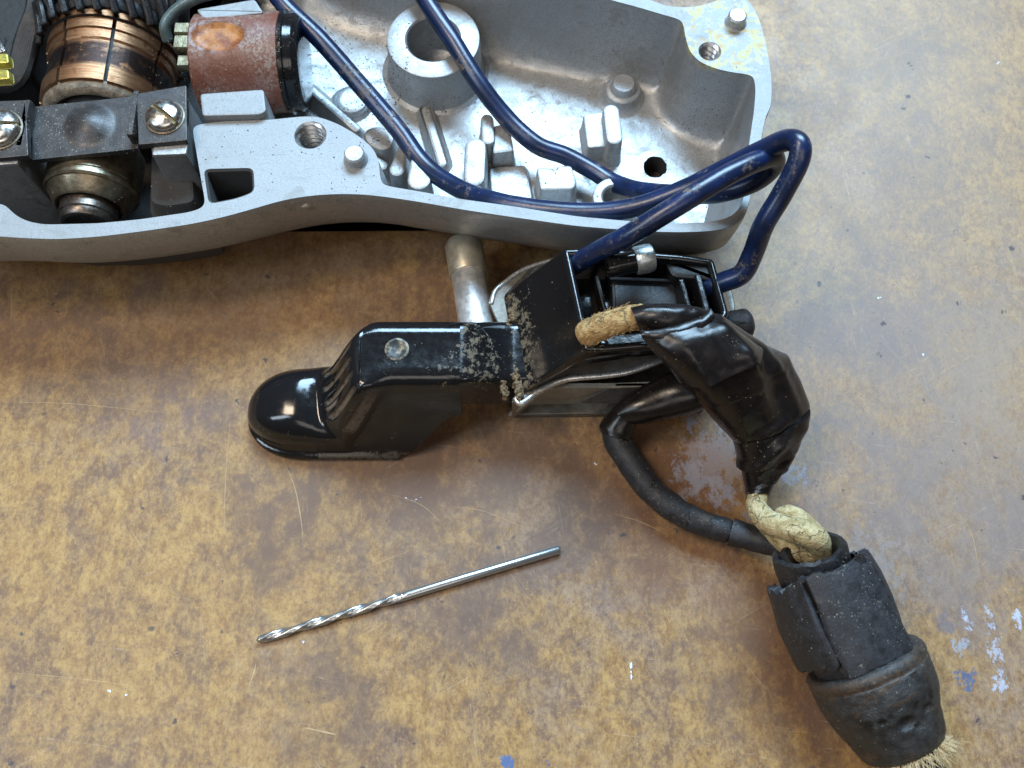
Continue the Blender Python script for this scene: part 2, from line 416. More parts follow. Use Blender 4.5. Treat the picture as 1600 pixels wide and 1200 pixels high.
# ------------------------------------------------------------------ cast aluminium drill housing
ZR, ZF = 26.0, 7.0
HO = W(700, 200, 0)
house = thing('drill_housing', 'open cast aluminium half shell of an old drill across the top of the bench', 'drill housing', HO)
lugc = W(1130, 60, ZR) - HO
cast = mat_cast('cast_aluminium', .65, 0, lug=lugc)
cast_clean = mat_cast('bright_cast_aluminium', .25, boost=1.08)
grime_shade = mat_cast('oily_shaded_casting', .9, .9)  # oily grime, with the cavity's shade painted into the same black
steel_bright = simple('machined_steel', (.55, .55, .55), .28, 1, .01, 3)
thread_m = simple('cut_thread', (.50, .50, .50), .34, .9, 0, 1, .1)
dark_hole = simple('dark_bore', (.05, .045, .04), .6, .3, .05)
outer_px = [(-190, 372), (0, 369), (20, 371), (87, 374), (152, 370), (217, 362), (300, 350), (350, 339), (400, 325), (440, 313), (480, 306), (520, 303), (560, 303),
            (600, 307), (660, 316), (720, 327), (800, 339), (900, 353), (1000, 361), (1060, 363), (1117, 361), (1146, 353), (1162, 340), (1169, 322), (1178, 280), (1187, 233), (1191, 205), (1197, 180),
            (1204, 168), (1206, 145), (1205, 117), (1197, 67), (1187, 30), (1172, 2), (1150, -10), (1128, -2), (1100, 8), (1075, 12), (1040, 10), (1018, 0), (940, -22), (800, -62), (650, -95), (520, -130), (470, -190), (-190, -190)]
inner_px = [(-160, 345), (0, 318), (10, 322), (22, 335), (42, 346), (69, 351), (152, 349), (217, 343), (300, 331), (322, 322), (316, 290), (309, 250), (300, 196), (340, 190), (425, 187), (470, 182), (497, 182), (527, 193), (557, 210), (582, 230), (592, 250),
            (595, 289), (660, 300), (720, 311), (800, 322), (900, 338), (1000, 347), (1060, 349), (1110, 347), (1140, 340), (1157, 325), (1163, 305), (1167, 250), (1172, 215), (1178, 175), (1181, 140), (1178, 117), (1150, 114), (1120, 108), (1093, 97), (1077, 80), (1071, 58), (1067, 31),
            (1040, 24), (1000, 12), (955, 0), (880, -22), (780, -50), (650, -78), (530, -108), (440, -170), (-160, -170)]
def resample(P, step):
    out = []
    n = len(P)
    for i in range(n):
        a, b = P[i], P[(i+1) % n]; k = max(1, int((b-a).length/step))
        for j in range(k): out.append(a+(b-a)*j/k)
    return out
def lap(P, it):
    for _ in range(it): P = [(P[i-1]+P[i]*2+P[(i+1) % len(P)])/4 for i in range(len(P))]
    return P
def outline(px, r=2.0, step=1.0):
    P = rpoly([W(a, b, ZR) for a, b in px], r, 4)
    P = lap(resample([Vector((p.x, p.y)) for p in P], step), 3)
    return P if area2(P) > 0 else P[::-1]
OUT = outline(outer_px); INN = outline(inner_px, 1.2, .8)
def seg_dist(Q, P):
    A = np.array([(p.x, p.y) for p in P]); B = np.roll(A, -1, 0); Q = np.array(Q)
    d = np.full(len(Q), 1e9)
    for a, b in zip(A, B):
        ab = b-a; t = np.clip(((Q-a)@ab)/(ab@ab+1e-12), 0, 1); d = np.minimum(d, np.hypot(*(Q-(a+t[:, None]*ab)).T))
    return d
def inside(Q, P):
    A = np.array([(p.x, p.y) for p in P]); B = np.roll(A, -1, 0); Q = np.array(Q); c = np.zeros(len(Q), bool)
    for (x1, y1), (x2, y2) in zip(A, B):
        if y1 == y2: continue
        m_ = ((y1 > Q[:, 1]) != (y2 > Q[:, 1])) & (Q[:, 0] < (x2-x1)*(Q[:, 1]-y1)/(y2-y1)+x1); c ^= m_
    return c
def circ(c, r, n=28, sx=1, sy=1, ph=0): return [Vector((c[0]+r*sx*math.cos(2*math.pi*i/n+ph), c[1]+r*sy*math.sin(2*math.pi*i/n+ph))) for i in range(n)]
h1 = W(485, 211, ZR); h2 = W(1109, 80, ZR)
hole_loops = [circ(h1, 2.95), circ(h2, 2.15)]
pocket = rpoly([W(318, 264, ZR), W(396, 262, ZR), W(398, 300, ZR), W(368, 311, ZR), W(326, 319, ZR)], 1.2, 3)
if area2(pocket) < 0: pocket = pocket[::-1]
fh = W(1023, 261, ZF)
floor_hole = [p+Vector((.35*noise.noise(Vector((p.x, p.y, 5))*.9), .35*noise.noise(Vector((p.x, p.y, 9))*.9))) for p in circ(fh, 2.4, 24)]
big_c = W(677, 63, 16.5)
RB_IN = 5.4
def prof(d, fil, wall):
    """height as a function of distance from the inner rim"""
    H = ZR-ZF
    if d <= 0: return ZR
    if d < wall: return ZR-(H-fil)*min(1, (d/wall)**1.0)
    t = min(1, (d-wall)/fil); return ZF+fil*(1-math.sqrt(max(0, 1-(1-t)**2)))
pts = []; loopsets = [OUT, INN]+hole_loops+[pocket, floor_hole]
edges = []
for Lp in loopsets:
    n0 = len(pts); pts += [Vector((p.x, p.y)) for p in Lp]; edges += [(n0+i, n0+(i+1) % len(Lp)) for i in range(len(Lp))]
cand = []
for d in (.35, .7, 1.05, 1.5, 2.2, 3.1, 4.2, 5.6, 7.2):
    step = 1 if d < 3 else 2
    cand += [(d, q) for q in offs(INN, d)[::step]]
xs = [p.x for p in INN]; ys = [p.y for p in INN]
gx = np.arange(min(xs), max(xs), 1.5); gy = np.arange(min(ys), max(ys), 1.5)
grid = [(9.0, Vector((x+(.75 if j % 2 else 0), y))) for j, y in enumerate(gy) for x in gx]
Q = [q for _, q in cand+grid]; ds = seg_dist([(q.x, q.y) for q in Q], INN); ins = inside([(q.x, q.y) for q in Q], INN)
fd = seg_dist([(q.x, q.y) for q in Q], floor_hole); fi = inside([(q.x, q.y) for q in Q], floor_hole)
for i, (d, q) in enumerate(cand+grid):
    if not ins[i] or fd[i] < .5 or fi[i]: continue
    if d < 9 and abs(ds[i]-d) > .06*d+.02: continue
    if d == 9.0 and ds[i] < 8.2 and not (ds[i] > 1.6 and random.random() < .5): continue
    pts.append(q)
vo, eo, fo, *_ = delaunay_2d_cdt(pts, edges, [], 0, 1e-6)
C2 = [((vo[f[0]].x+vo[f[1]].x+vo[f[2]].x)/3, (vo[f[0]].y+vo[f[1]].y+vo[f[2]].y)/3) for f in fo]
keep = inside(C2, OUT)
for hl in hole_loops+[pocket, floor_hole]: keep &= ~inside(C2, hl)
vd = seg_dist([(v.x, v.y) for v in vo], INN); vi = inside([(v.x, v.y) for v in vo], INN)
xm = W(300, 200, ZR).x
SV = []
for v, d, i_ in zip(vo, vd, vi):
    if i_ and d > 1e-4:
        back = smooth01((v.y-W(900, 150, ZF).y)/14)
        lugd = (Vector((v.x, v.y))-Vector((h2.x, h2.y))).length
        fil = 3.0+5.0*back*smooth01((lugd-14)/10); wall = 1.5+1.5*back*smooth01((lugd-14)/10)
        z = prof(d, fil, wall) + .25*noise.noise(Vector((v.x, v.y, 0))*.12)
        if v.x < xm+14: z -= 4*smooth01((xm+14-v.x)/8)*smooth01(d/4)
    else: z = ZR
    SV.append(Vector((v.x, v.y, z)))
SF = []; mats = []
for f, k, c in zip(fo, keep, C2):
    if k:
        f = tuple(f)
        a, b, c_ = (SV[i] for i in f)
        if (b-a).cross(c_-a).z < 0: f = f[::-1]
        SF.append(f)
# outer wall: rows under the outer outline, curving in below
n0 = len(SV); rows = []
Pcur = OUT
ow = [(0, ZR), (-.12, ZR-.5), (-.15, ZR-1.5), (.1, ZR-5), (.6, ZR-9.5), (2.4, ZR-14), (5.0, ZR-18.5), (8.5, ZR-22), (12.5, ZR-24.5), (16, ZR-25.7)]
L = []
for i, (d, z) in enumerate(ow):
    Q_ = offs(OUT, d) if i < 5 else lap(offs(lap(OUT, int(d*5)), d), int(d*6))
    L.append([Vector((q.x, q.y, z)) for q in Q_])
wallVF = loops(L, False, True)
shell = obj('shell', join((SV, SF), (wallVF[0], [f[::-1] for f in wallVF[1]])), cast, house, sharp=38)
shell.data.materials.append(grime_shade)
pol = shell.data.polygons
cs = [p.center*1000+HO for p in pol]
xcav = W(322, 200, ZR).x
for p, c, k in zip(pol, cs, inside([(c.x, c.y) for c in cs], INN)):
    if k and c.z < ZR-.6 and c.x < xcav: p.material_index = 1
# threaded holes, recess, bores
def thread(c, r, ztop, dep=9):
    n, m_ = 32, 90; L = []
    for i in range(m_):
        row = []
        for j in range(n):
            a = 2*math.pi*j/n; h = i*dep/m_; ph = (h/1.35 + a/(2*math.pi)) % 1
            rr = r-.8*(1-abs(2*ph-1))*min(1, h/.5)
            row.append(Vector((c[0]+rr*math.cos(a), c[1]+rr*math.sin(a), ztop-h)))
        L.append(row)
    V, F = loops(L, False, True); return V, [f[::-1] for f in F]
obj('threaded_hole', thread(h1, 2.95, ZR), thread_m, house, sharp=0)
obj('threaded_hole', thread(h2, 2.15, ZR), thread_m, house, sharp=0)
def well(P, z0, z1, taper=.3):
    V, F = loops([[Vector((q.x, q.y, z)) for q in offs(P, d)] for d, z in ((0, z0), (taper*.5, z0-.4), (taper, z1), (taper+1.0, z1-.1))], False, True)
    return V, [f[::-1] for f in F]
obj('core_recess', well(pocket, ZR, ZR-9, .8), grime_shade, house)
obj('screw_hole', well(floor_hole, ZF+.1, ZF-5, .2), dark_hole, house)
# bearing boss with a bore
def ringboss(c, r, ri, z1, z0, zb=None, fl=1.6):
    zb = zb if zb is not None else z0
    return lathe((c[0], c[1], 0), (0, 0, 1), [(r+fl, z0), (r+fl*.35, z0+fl*.35), (r+.15, z0+fl*1.1), (r, z1-.5), (r-.15, z1-.12), (r-.5, z1), (ri+.4, z1), (ri+.05, z1-.3), (ri-.1, z1-1.5), (ri-.4, zb), (ri-1.2, zb-.1)], 56, False, False)
obj('bearing_boss', ringboss(big_c, 9.4, 5.3, 17.0, ZF-.4, 3.5, 2.6), cast, house)
obj('bore_floor', lathe((big_c[0], big_c[1], 0), (0, 0, 1), [(5.6, 3.6), (.5, 3.6)], 32), simple('rusty_bore', (.07, .045, .03), .8), house)
c = W(975, 128, 12)
obj('stepped_boss', lathe((c.x, c.y, 0), (0, 0, 1), [(5.2, ZF-.2), (4.0, ZF+.6), (3.7, ZF+1.5), (3.6, ZF+2.7), (3.3, ZF+3.0), (2.7, ZF+3.1), (2.5, ZF+3.5), (2.4, ZF+4.4), (2.1, ZF+4.7)], 40), cast_clean, house)
c = W(961, 307, 14)
obj('small_boss', ringboss(c, 4.3, 2.3, 14.0, ZF-.3, 10, 1.2), cast, house)
def capsule(a, b, r, n=8):
    a = Vector((a.x, a.y)); b = Vector((b.x, b.y)); t = (b-a).normalized(); an = math.atan2(t.y, t.x); out = []
    r0, r1 = r if isinstance(r, tuple) else (r, r)
    for i in range(n+1):
        q = an-math.pi/2+math.pi*i/n; out.append(b+Vector((math.cos(q), math.sin(q)))*r1)
    for i in range(n+1):
        q = an+math.pi/2+math.pi*i/n; out.append(a+Vector((math.cos(q), math.sin(q)))*r0)
    return out
def post(name, P, z1, **k): return obj(name, prism(P, ZF-.3, z1, **k), cast, house)
post('post', capsule(W(743, 229, 15), W(741, 276, 15), 2.1), 15, bev=.7)
post('post', capsule(W(761, 188, 13), W(763, 219, 13), 1.3), 13.5, bev=.5)
post('post', capsule(W(652, 236, 16), W(655, 282, 16), (.9, 2.3)), 16.5, bev=.5)
post('post', capsule(W(630, 222, 13), W(620, 262, 13), (.8, 1.6)), 12.5, bev=.5)
post('pad', lap(resample(rpoly([W(*p, 13) for p in ((566, 200), (590, 191), (613, 200), (617, 218), (606, 234), (585, 232), (569, 218))], 2.), .6), 3), 12.6, bev=.9, flare=1.4)
post('block', rpoly([W(*p, 12.5) for p in ((771, 196), (796, 192), (803, 236), (770, 240))], .6), 12.5)
post('pad', rpoly([W(*p, 8.5) for p in ((765, 262), (822, 258), (832, 312), (768, 315))], .8), 8.6, bev=.3)
post('block', rpoly([W(*p, 12.5) for p in ((911, 177), (943, 172), (953, 227), (918, 230))], .8), 12.2)
post('fin', capsule(W(955, 173, 15), W(960, 214, 15), 1.65), 15.0, bev=.6)
post('block', rpoly([W(*p, 15) for p in ((838, 259), (863, 259), (868, 263), (872, 256), (893, 256), (902, 285), (896, 294), (845, 295))], .7, 3), 14.6, jit=.5)
post('fin', capsule(W(474, 128, 10), W(556, 200, 10), .9), 10, bev=.6, flare=1.6)
post('fin', capsule(W(665, 168, 9), W(690, 250, 9), 1.0), 8.2, bev=.6, flare=1.6)
post('pad', circ(W(548, 150, 10), 3.4, 24), 9.0, bev=1.0, flare=1.6)
post('fin', capsule(W(520, 215, 10), W(598, 262, 10), 1.2), 11, bev=.6, flare=1.6)
# locating pins
for px, py, r in ((553, 239, 1.85), (1153, 23, 1.75)):
    c = W(px, py, ZR+2.2)
    obj('locating_pin', lathe((c.x, c.y, 0), (0, 0, 1), [(r+.5, ZR-.1), (r+.1, ZR+.25), (r, ZR+.5), (r, ZR+1.9), (r-.3, ZR+2.2)], 28), cast_clean, house)
c = W(478, 319, ZR-4)
obj('casting_chip', tube([W(472, 322, ZR-3.2), W(480, 318, ZR-2.8), W(486, 314, ZR-2.6)], [.3, .75, .35], 8, wob=.5, wf=1.5), simple('pale_chip', (.55, .50, .38), .7), house)
# bearing seat lugs in the motor end
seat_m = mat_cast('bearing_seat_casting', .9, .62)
for pts_, zt in (([(233, 150), (290, 146), (291, 241), (237, 243)], ZR+1.5), ([(-60, 160), (26, 158), (28, 256), (-60, 262)], ZR+1.5)):
    P = rpoly([W(*p, zt) for p in pts_], .5, 2)
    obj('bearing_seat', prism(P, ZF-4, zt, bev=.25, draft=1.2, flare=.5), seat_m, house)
    ee = [W(*p, zt+.25) for p in pts_]; ym = min(ee[0].y, ee[1].y)-9.0
    obj('seat_face', prism(rpoly([(ee[3].x+.1, ee[3].y+.1), (ee[2].x-.1, ee[2].y+.1), (ee[2].x-.1, ee[2].y+3), (ee[3].x+.1, ee[3].y+3)], .3, 2), zt-.5, zt+.25, bev=.12, draft=0, flare=0), cast_clean, house)
# motor cavity cradle walls (dark)
P = rpoly([W(*p, ZR-7) for p in ((236, 240), (300, 236), (306, 318), (262, 325), (235, 320))], 1.5, 3)
obj('cavity_rib', prism(P, 15, ZR-6.5, bev=.8, draft=.6), grime_shade, house)
# brush clamp jaws cast in the shell
for pts_, zt, nm in (([(312, 146), (412, 139), (416, 174), (404, 179), (316, 181)], ZR+1.5, 'clamp_jaw'), ([(306, 14), (398, -2), (412, 20), (318, 30)], ZR+1.5, 'clamp_jaw')):
    P = rpoly([W(*p, zt) for p in pts_], .7, 3)
    obj(nm, prism(P, ZF-3, zt, bev=.35, draft=.4), cast, house)

# ------------------------------------------------------------------ armature
AX = W(153, 250, 16.5).x; AZ = 16.5
yb = W(153, 262, 25.0).y                      # front shoulder of the bearing
arm = thing('motor_armature', 'motor armature with worn copper commutator and round end bearing at the upper left', 'armature', (AX, yb, AZ))
copper = N('worn_copper')
nz = copper.noise(.9, 6, .7, v=copper.vmul(copper.P, (.25, 3.2, .25)))
yy = copper.sepz(copper.P, 1)
YB0 = W(150, 122, AZ+11.9).y-yb
band = copper.math('MULTIPLY', copper.map(yy, YB0+3.2, YB0+4.4), copper.map(yy, YB0+9.6, YB0+8.2))
cc = copper.mix(copper.map(nz, .35, .65), (.28, .13, .07), (.40, .23, .12))
cc = copper.mix(copper.math('MULTIPLY', band, copper.map(copper.noise(.22, 4, .7), .30, .48, .45, 1.0)), cc, (.045, .028, .024))
cc = copper.mix(copper.map(copper.noise(.5, 4, .6), .58, .68), cc, (.25, .12, .06))
copper.set(cc, .34, .9); copper.bump(nz, .12)
RC = 11.9
yc0 = W(150, 122, AZ+RC).y; yc1 = W(150, 14, AZ+RC).y
black_wind = simple('black_varnish', (.008, .008, .009), .6, 0, .15, 1.2)
NB = 8
for k in range(NB):
    a0 = math.pi/2 + math.radians(24) + 2*math.pi*k/NB + .03; a1 = a0+2*math.pi/NB-.06
    L = []
    for yy_, rr in ((yc0, RC-.9), (yc0+.25, RC-.15), (yc0+3.2, RC), (yc0+3.5, RC-.35), (yc0+9.2, RC-.45), (yc0+9.6, RC-.1), (yc0+11.4, RC-.05), (yc0+11.6, RC+.35), (yc1, RC+.4)):
        row = []
        for j in range(9):
            a = a0+(a1-a0)*j/8; row.append(Vector((AX+rr*math.cos(a), yy_, AZ+rr*math.sin(a))))
        for j in range(8, -1, -1):
            a = a0+(a1-a0)*j/8; row.append(Vector((AX+(RC-2.5)*math.cos(a), yy_, AZ+(RC-2.5)*math.sin(a))))
        L.append(row)
    V, F = loops(L); obj('copper_bar', (V, [f[::-1] for f in F]), copper.m, arm, sharp=35)
obj('commutator_core', lathe((AX, yc0+.3, AZ), (0, 1, 0), [(RC-1.5, 0), (RC-1.1, .4), (RC-1.0, 13), (RC+1, 13.4)], 48, True), black_wind, arm)
mica = simple('grey_insulating_ring', (.24, .20, .15), .8, 0, .25, 1.5, .4)
obj('insulating_ring', lathe((AX, yc0, AZ), (0, -1, 0), [(RC-.7, -.4), (RC-.8, .15), (RC-1.1, .9), (RC-2.3, 1.6), (RC-2.9, 1.5), (RC-3.2, .6), (RC-3.3, -1)], 56, False, False), mica, arm)
obj('inner_ring', lathe((AX, yc0, AZ), (0, -1, 0), [(RC-3.2, .4), (RC-4.2, .2), (RC-4.6, -.4), (3, -.6)], 48), simple('rusty_brown', (.10, .045, .025), .7, 0, .2), arm)
obj('spacer', lathe((AX, yc0, AZ), (0, -1, 0), [(7.8, -1), (7.8, 1.6), (7.4, 2.0), (5, 2.1)], 48), simple('dark_spacer', (.03, .03, .03), .4), arm)
obj('lead_ring', lathe((AX, yc1-.3, AZ), (0, 1, 0), [(RC-1, 0), (RC+1.0, .3), (RC+1.6, 1.2), (RC+1.5, 2.5), (RC, 3.2)], 56, fn=lambda r, h, a: r+.25*math.sin(a*22)), black_wind, arm)
wl = []
for k in range(12):
    a = R(20)+R(140)*k/11; r0 = RC+2.6
    wl.append(tube(crom([(AX+r0*math.cos(a), yc1-1, AZ+r0*math.sin(a)-1.5), (AX+(r0+.2)*math.cos(a+.1), yc1+3, AZ+(r0+.4)*math.sin(a+.1)), (AX+(r0+2)*math.cos(a+.35), yc1+9, AZ+(r0+1)*math.sin(a+.35))], 5), .8, 8))
obj('winding_ends', join(*wl), simple('dark_winding', (.010, .008, .008), .4, 0, .1), arm)['kind'] = 'stuff'
brass = N('tarnished_bearing_steel')
nb = brass.noise(1.0, 5, .6); cb = brass.mix(brass.map(nb, .35, .65), (.20, .165, .11), (.32, .27, .19))
cb = brass.mix(brass.map(brass.noise(.25, 4, .6), .5, .7), cb, (.12, .08, .05)); brass.set(cb, .32, .85); brass.bump(nb, .05)
obj('bearing', lathe((AX, yb, AZ), (0, -1, 0), [(8.0, -8.5), (8.5, -8), (8.5, -.9), (8.3, -.7), (8.3, -.4), (8.55, -.2), (8.55, .4), (8.2, .8), (7.9, .8), (7.75, 1.0), (6.5, 3.3), (6.1, 3.6), (5.8, 3.5), (5.6, 2.6)], 64), brass.m, arm)
obj('shaft', lathe((AX, yb, AZ), (0, -1, 0), [(5.2, 2.5), (5.2, 5.3), (4.9, 5.6), (4.85, 6.4), (4.5, 6.9), (3.8, 7.0), (3.5, 6.6)], 48), simple('dark_shaft_steel', (.16, .13, .11), .35, .9, .03), arm)

# bearing strap
sx0, sx1 = W(52, 200, 27).x, W(216, 195, 27).x
strapm = simple('blackened_steel', (.060, .055, .054), .42, .55, .04, 3, .25, specks=((.45, .40, .30), .45, 2.6))
strap = thing('bearing_strap', 'dark steel strap bridging the armature bearing, raised dimple in its middle', 'strap', W(130, 250, 0))
def sheet(px, z, th, bev=.15): return prism(rpoly([W(*p, z) for p in px], .3, 2), z-th, z, bev=bev, draft=0, flare=0)
zc = AZ+8.6+1.2
obj('strap_tab', sheet([(213, 146), (291, 133), (292, 219), (216, 226)], ZR+3.0, 1.4), strapm, strap)
obj('strap_tab', sheet([(-60, 160), (40, 156), (44, 243), (-60, 252)], ZR+3.0, 1.4), strapm, strap)
# centre section with dimple as a fine grid
L = []
c0 = W(140, 196, zc)
e = [W(*p, zc) for p in ((52, 167), (214, 150), (216, 232), (50, 250))]
for i in range(41):
    row = []
    for j in range(31):
        u, v = i/40, j/30
        p = (e[0]*(1-u)+e[1]*u)*(1-v)+(e[3]*(1-u)+e[2]*u)*v
        d = math.hypot(p.x-c0.x, p.y-c0.y); p.z = zc+1.6*max(0, 1-(d/4.7)**2)**1.5
        if u < .03 or u > .97: p.z += .0
        row.append(p)
    L.append(row)
V, F = loops(L, False, False, False)
top = len(V)
rim = [r[0] for r in L]+L[-1][1:]+[r[-1] for r in L[::-1]][1:]+L[0][::-1][1:-1]
V2, F2 = loops([rim, [Vector((p.x, p.y, zc-1.2)) for p in rim]], False, False)
F = [f[::-1] if (V[f[1]]-V[f[0]]).cross(V[f[2]]-V[f[0]]).z < 0 else f for f in F]
obj('strap_bridge', join((V, F), (V2, F2)), strapm, strap)
for xa, xb in ((213, 216),):
    obj('strap_step', join(box((W(216, 190, zc).x, (W(215, 150, zc).y+W(216, 230, zc).y)/2, ZR+.9), 1.2, 9.6, 4.2), box((W(48, 200, zc).x, W(48, 205, zc).y, ZR+.9), 1.2, 9.9, 4.2)), strapm, strap)
screwm = simple('nickel_screw', (.62, .60, .57), .24, 1, .004, 1, .08)
slotm = simple('dirty_slot', (.25, .22, .13), .7, .3)
def slot_screw(px, py, z, r, ang, label):
    c = W(px, py, z+1.6); t = thing('slotted_screw', label, 'screw', (c.x, c.y, z), 'screws of the bearing strap')
    # domed head split by a slot: two halves and a slot floor
    ca, sa = math.cos(ang), math.sin(ang)
    for sg in (1, -1):
        L = []
        for k in range(9):
            f = k/8; h = 2.0*math.cos(f*math.pi/2)**.7*1.0; row = []
            for j in range(25):
                th = math.pi*j/24; x = r*math.sin(f*math.pi/2)*math.cos(th); y = r*math.sin(f*math.pi/2)*math.sin(th)
                y = max(y, .42)*sg; x_ = x
                row.append(Vector((c.x+x_*ca-y*sa, c.y+x_*sa+y*ca, z+h*(1 if f < 1 else 0)+.1)))
            L.append(row)
        L.append([Vector((p.x, p.y, z-.3)) for p in L[-1]])
        V, F = loops(L, False, False, True)
        if sg > 0: F = [f[::-1] for f in F]
        obj('head_half', (V, F), screwm, t, sharp=30)
    obj('slot', box((c.x, c.y, z+.5), r*1.85, 1.0, .9, ang), slotm, t)
    obj('rim', lathe((c.x, c.y, z-.2), (0, 0, 1), [(r+.3, 0), (r+.25, .35), (r-.2, .5)], 36), simple('screw_rim', (.18, .15, .11), .5, .7), t)
slot_screw(253, 175, ZR+3.0, 3.35, R(-38), 'slotted screw head on the right tab of the dark strap')
slot_screw(-8, 195, ZR+3.0, 4.0, R(8), 'slotted screw head cut off by the left photo edge')

# ------------------------------------------------------------------ brush holder
bh = thing('brush_holder', 'reddish brown fibre brush holder tube with black end cap', 'brush holder', W(362, 110, 0))
fib = N('red_fibre')
nf = fib.noise(1.5, 5, .65); cf = fib.mix(fib.map(nf, .3, .7), (.13, .042, .025), (.20, .075, .045))
topn = fib.sepz(fib.geo('Normal'))
du = fib.math('MULTIPLY', fib.map(fib.noise(1.8, 3, .7), .42, .60), fib.map(fib.noise(.16, 3, .6), .40, .62))
cf = fib.mix(fib.math('MULTIPLY', du, .8), cf, (.30, .25, .22)); cf, _f = dust_specks(fib, cf, (.42, .36, .3), .35, 2.5)
dishc = W(341, 58, 27.6)-W(362, 110, 0)
dd_ = fib.near((dishc.x, dishc.y, 0), 1.0, v=fib.P, soft=.12, squash=None) if False else None
qd = fib.vmul(fib.vadd(fib.P, (-dishc.x, -dishc.y, 0)), (1/5.2, 1/3.3, 0)); ln_ = fib.t.nodes.new('ShaderNodeVectorMath'); ln_.operation = 'LENGTH'; fib.link(qd, ln_.inputs[0])
dm = fib.math('MULTIPLY', fib.map(ln_.outputs['Value'], .90, 1.0, 1, 0), fib.map(fib.sepz(fib.P), 20, 22))
cf = fib.mix(dm, cf, fib.mix(fib.map(fib.noise(.5, 4, .6), .35, .65), (.20, .055, .015), (.40, .15, .03)))
fib.set(cf, .42, 0, .5); fib.bump(nf, .08)
bz = 19.0; b0 = W(292, 100, bz+7.5); b1 = W(433, 92, bz+7.5)
cy = W(360, 102, bz).y+1.5
bdir = Vector((b1.x-b0.x, (b1.y-b0.y)*.5, 0)); bl = bdir.length
def hfn(r, h, a): 
    return r
B0 = Vector((b0.x, cy-1.5, bz))
# tube with a worn oval dish on the top
d_, s_, u_ = frame(bdir)
L = []
dish = W(341, 58, bz+8.6)
for i in range(49):
    h = bl*i/48; row = []
    for j in range(64):
        a = 2*math.pi*j/64; rr = 9.5
        p = B0+d_*h+(s_*math.cos(a)+u_*math.sin(a))*rr
        q = ((p.x-dish.x)/5.3)**2+((p.y-dish.y)/3.4)**2
        if p.z > bz and q < 1: p = p - (p-(B0+d_*h)).normalized()*1.0*smooth01((1-q)*2.2)
        if i in (0, 48): p = B0+d_*h+(p-(B0+d_*h))*.96
        row.append(p)
    L.append(row)
obj('fibre_tube', loops(L), fib.m, bh)
# varnish film lying in the dish
bak = N('black_bakelite'); nb_ = bak.noise(.8, 4, .6)
bc, f_ = dust_specks(bak, (.008, .008, .009), (.30, .25, .17), .45, 2.4)
bak.set(bc, bak.mixf(f_, bak.map(nb_, .3, .7, .10, .20), .8), 0, .55); bak.bump(nb_, .03)
obj('end_cap', lathe(B0+d_*(bl-.2), d_, [(9.5, 0), (9.9, .2), (9.9, .9), (9.4, 1.1), (9.3, 2.6), (9.0, 2.9), (8.8, 3.2), (8.5, 3.5), (7.9, 3.6), (6, 3.7)], 56, True), bak.m, bh)
bt = simple('dirty_brass', (.26, .23, .15), .4, .8, .08, 1.5, .3)
obj('brass_end', join(box((b0.x-2.0, cy+1.5, bz+6.2), 3.0, 2.4, 2.2), box((b0.x-1.6, cy-1.8, bz+6.4), 3.2, 3.0, 2.0), box((b0.x-1.4, cy-5.0, bz+5), 2.4, 2.6, 2.0)), bt, bh)
obj('brush_terminal', tube(crom(WP([(262, 62, 24), (258, 40, 26), (275, 16, 27), (310, -4, 28), (345, -12, 28)]), 6), 1.1, 10), simple('grey_green_lead', (.07, .10, .10), .35), bh)

# far brush terminal at the left frame edge and the field coil behind it
ft = thing('field_coil', 'dark varnished field coil winding inside the motor end, behind the commutator', 'coil', W(40, 60, 0))
fcm = simple('dark_coil_varnish', (.009, .008, .007), .55, 0, .08, .8)
cl = []
for k in range(7):
    o_ = k*7
    cl.append(tube(crom(WP([(-60+o_, 140, 14), (8+o_*.6, 128, 16), (34+o_*.5, 60, 18), (52+o_*.3, 5, 20), (60+o_, -60, 20)]), 6), 1.3, 8, wob=.2))
for k in range(6):
    o_ = k*9
    cl.append(tube(crom(WP([(236+o_, -60, 20), (246+o_*.9, 5, 20), (262+o_*.5, 50, 16), (266+o_*.3, 120, 12)]), 6), 1.4, 8, wob=.2))
obj('coil_winding', join(*cl), fcm, ft)['kind'] = 'stuff'
obj('coil_former', join(prism(rpoly([W(*p, 14) for p in ((-120, -150), (64, -150), (50, 120), (-120, 150))], 1.5), 0, 14), prism(rpoly([W(*p, 12) for p in ((232, -150), (470, -150), (300, 10), (262, 120), (236, 100))], 1.5), 0, 12)), fcm, ft)
bt2 = thing('brass_terminal', 'pair of bright brass terminal tabs at the left photo edge', 'terminal', W(5, 100, 18))
for pp in (((-30, 83), (12, 83), (14, 98), (-30, 100)), ((-30, 108), (13, 108), (15, 123), (-30, 126))):
    obj('tab', prism(rpoly([W(*p, 26) for p in pp], .4, 2), 24.5, 26, bev=.3, draft=.1, flare=.1), simple('yellow_brass', (.42, .34, .07), .4, .5), bt2)
obj('wire_tail', join(tube(WP([(-5, 60, 26), (8, 80, 26)]), .35, 6), tube(WP([(-8, 66, 26), (2, 82, 26)]), .3, 6), tube(WP([(10, 60, 24), (3, 78, 26)]), .3, 6)), steel_bright, bt2)

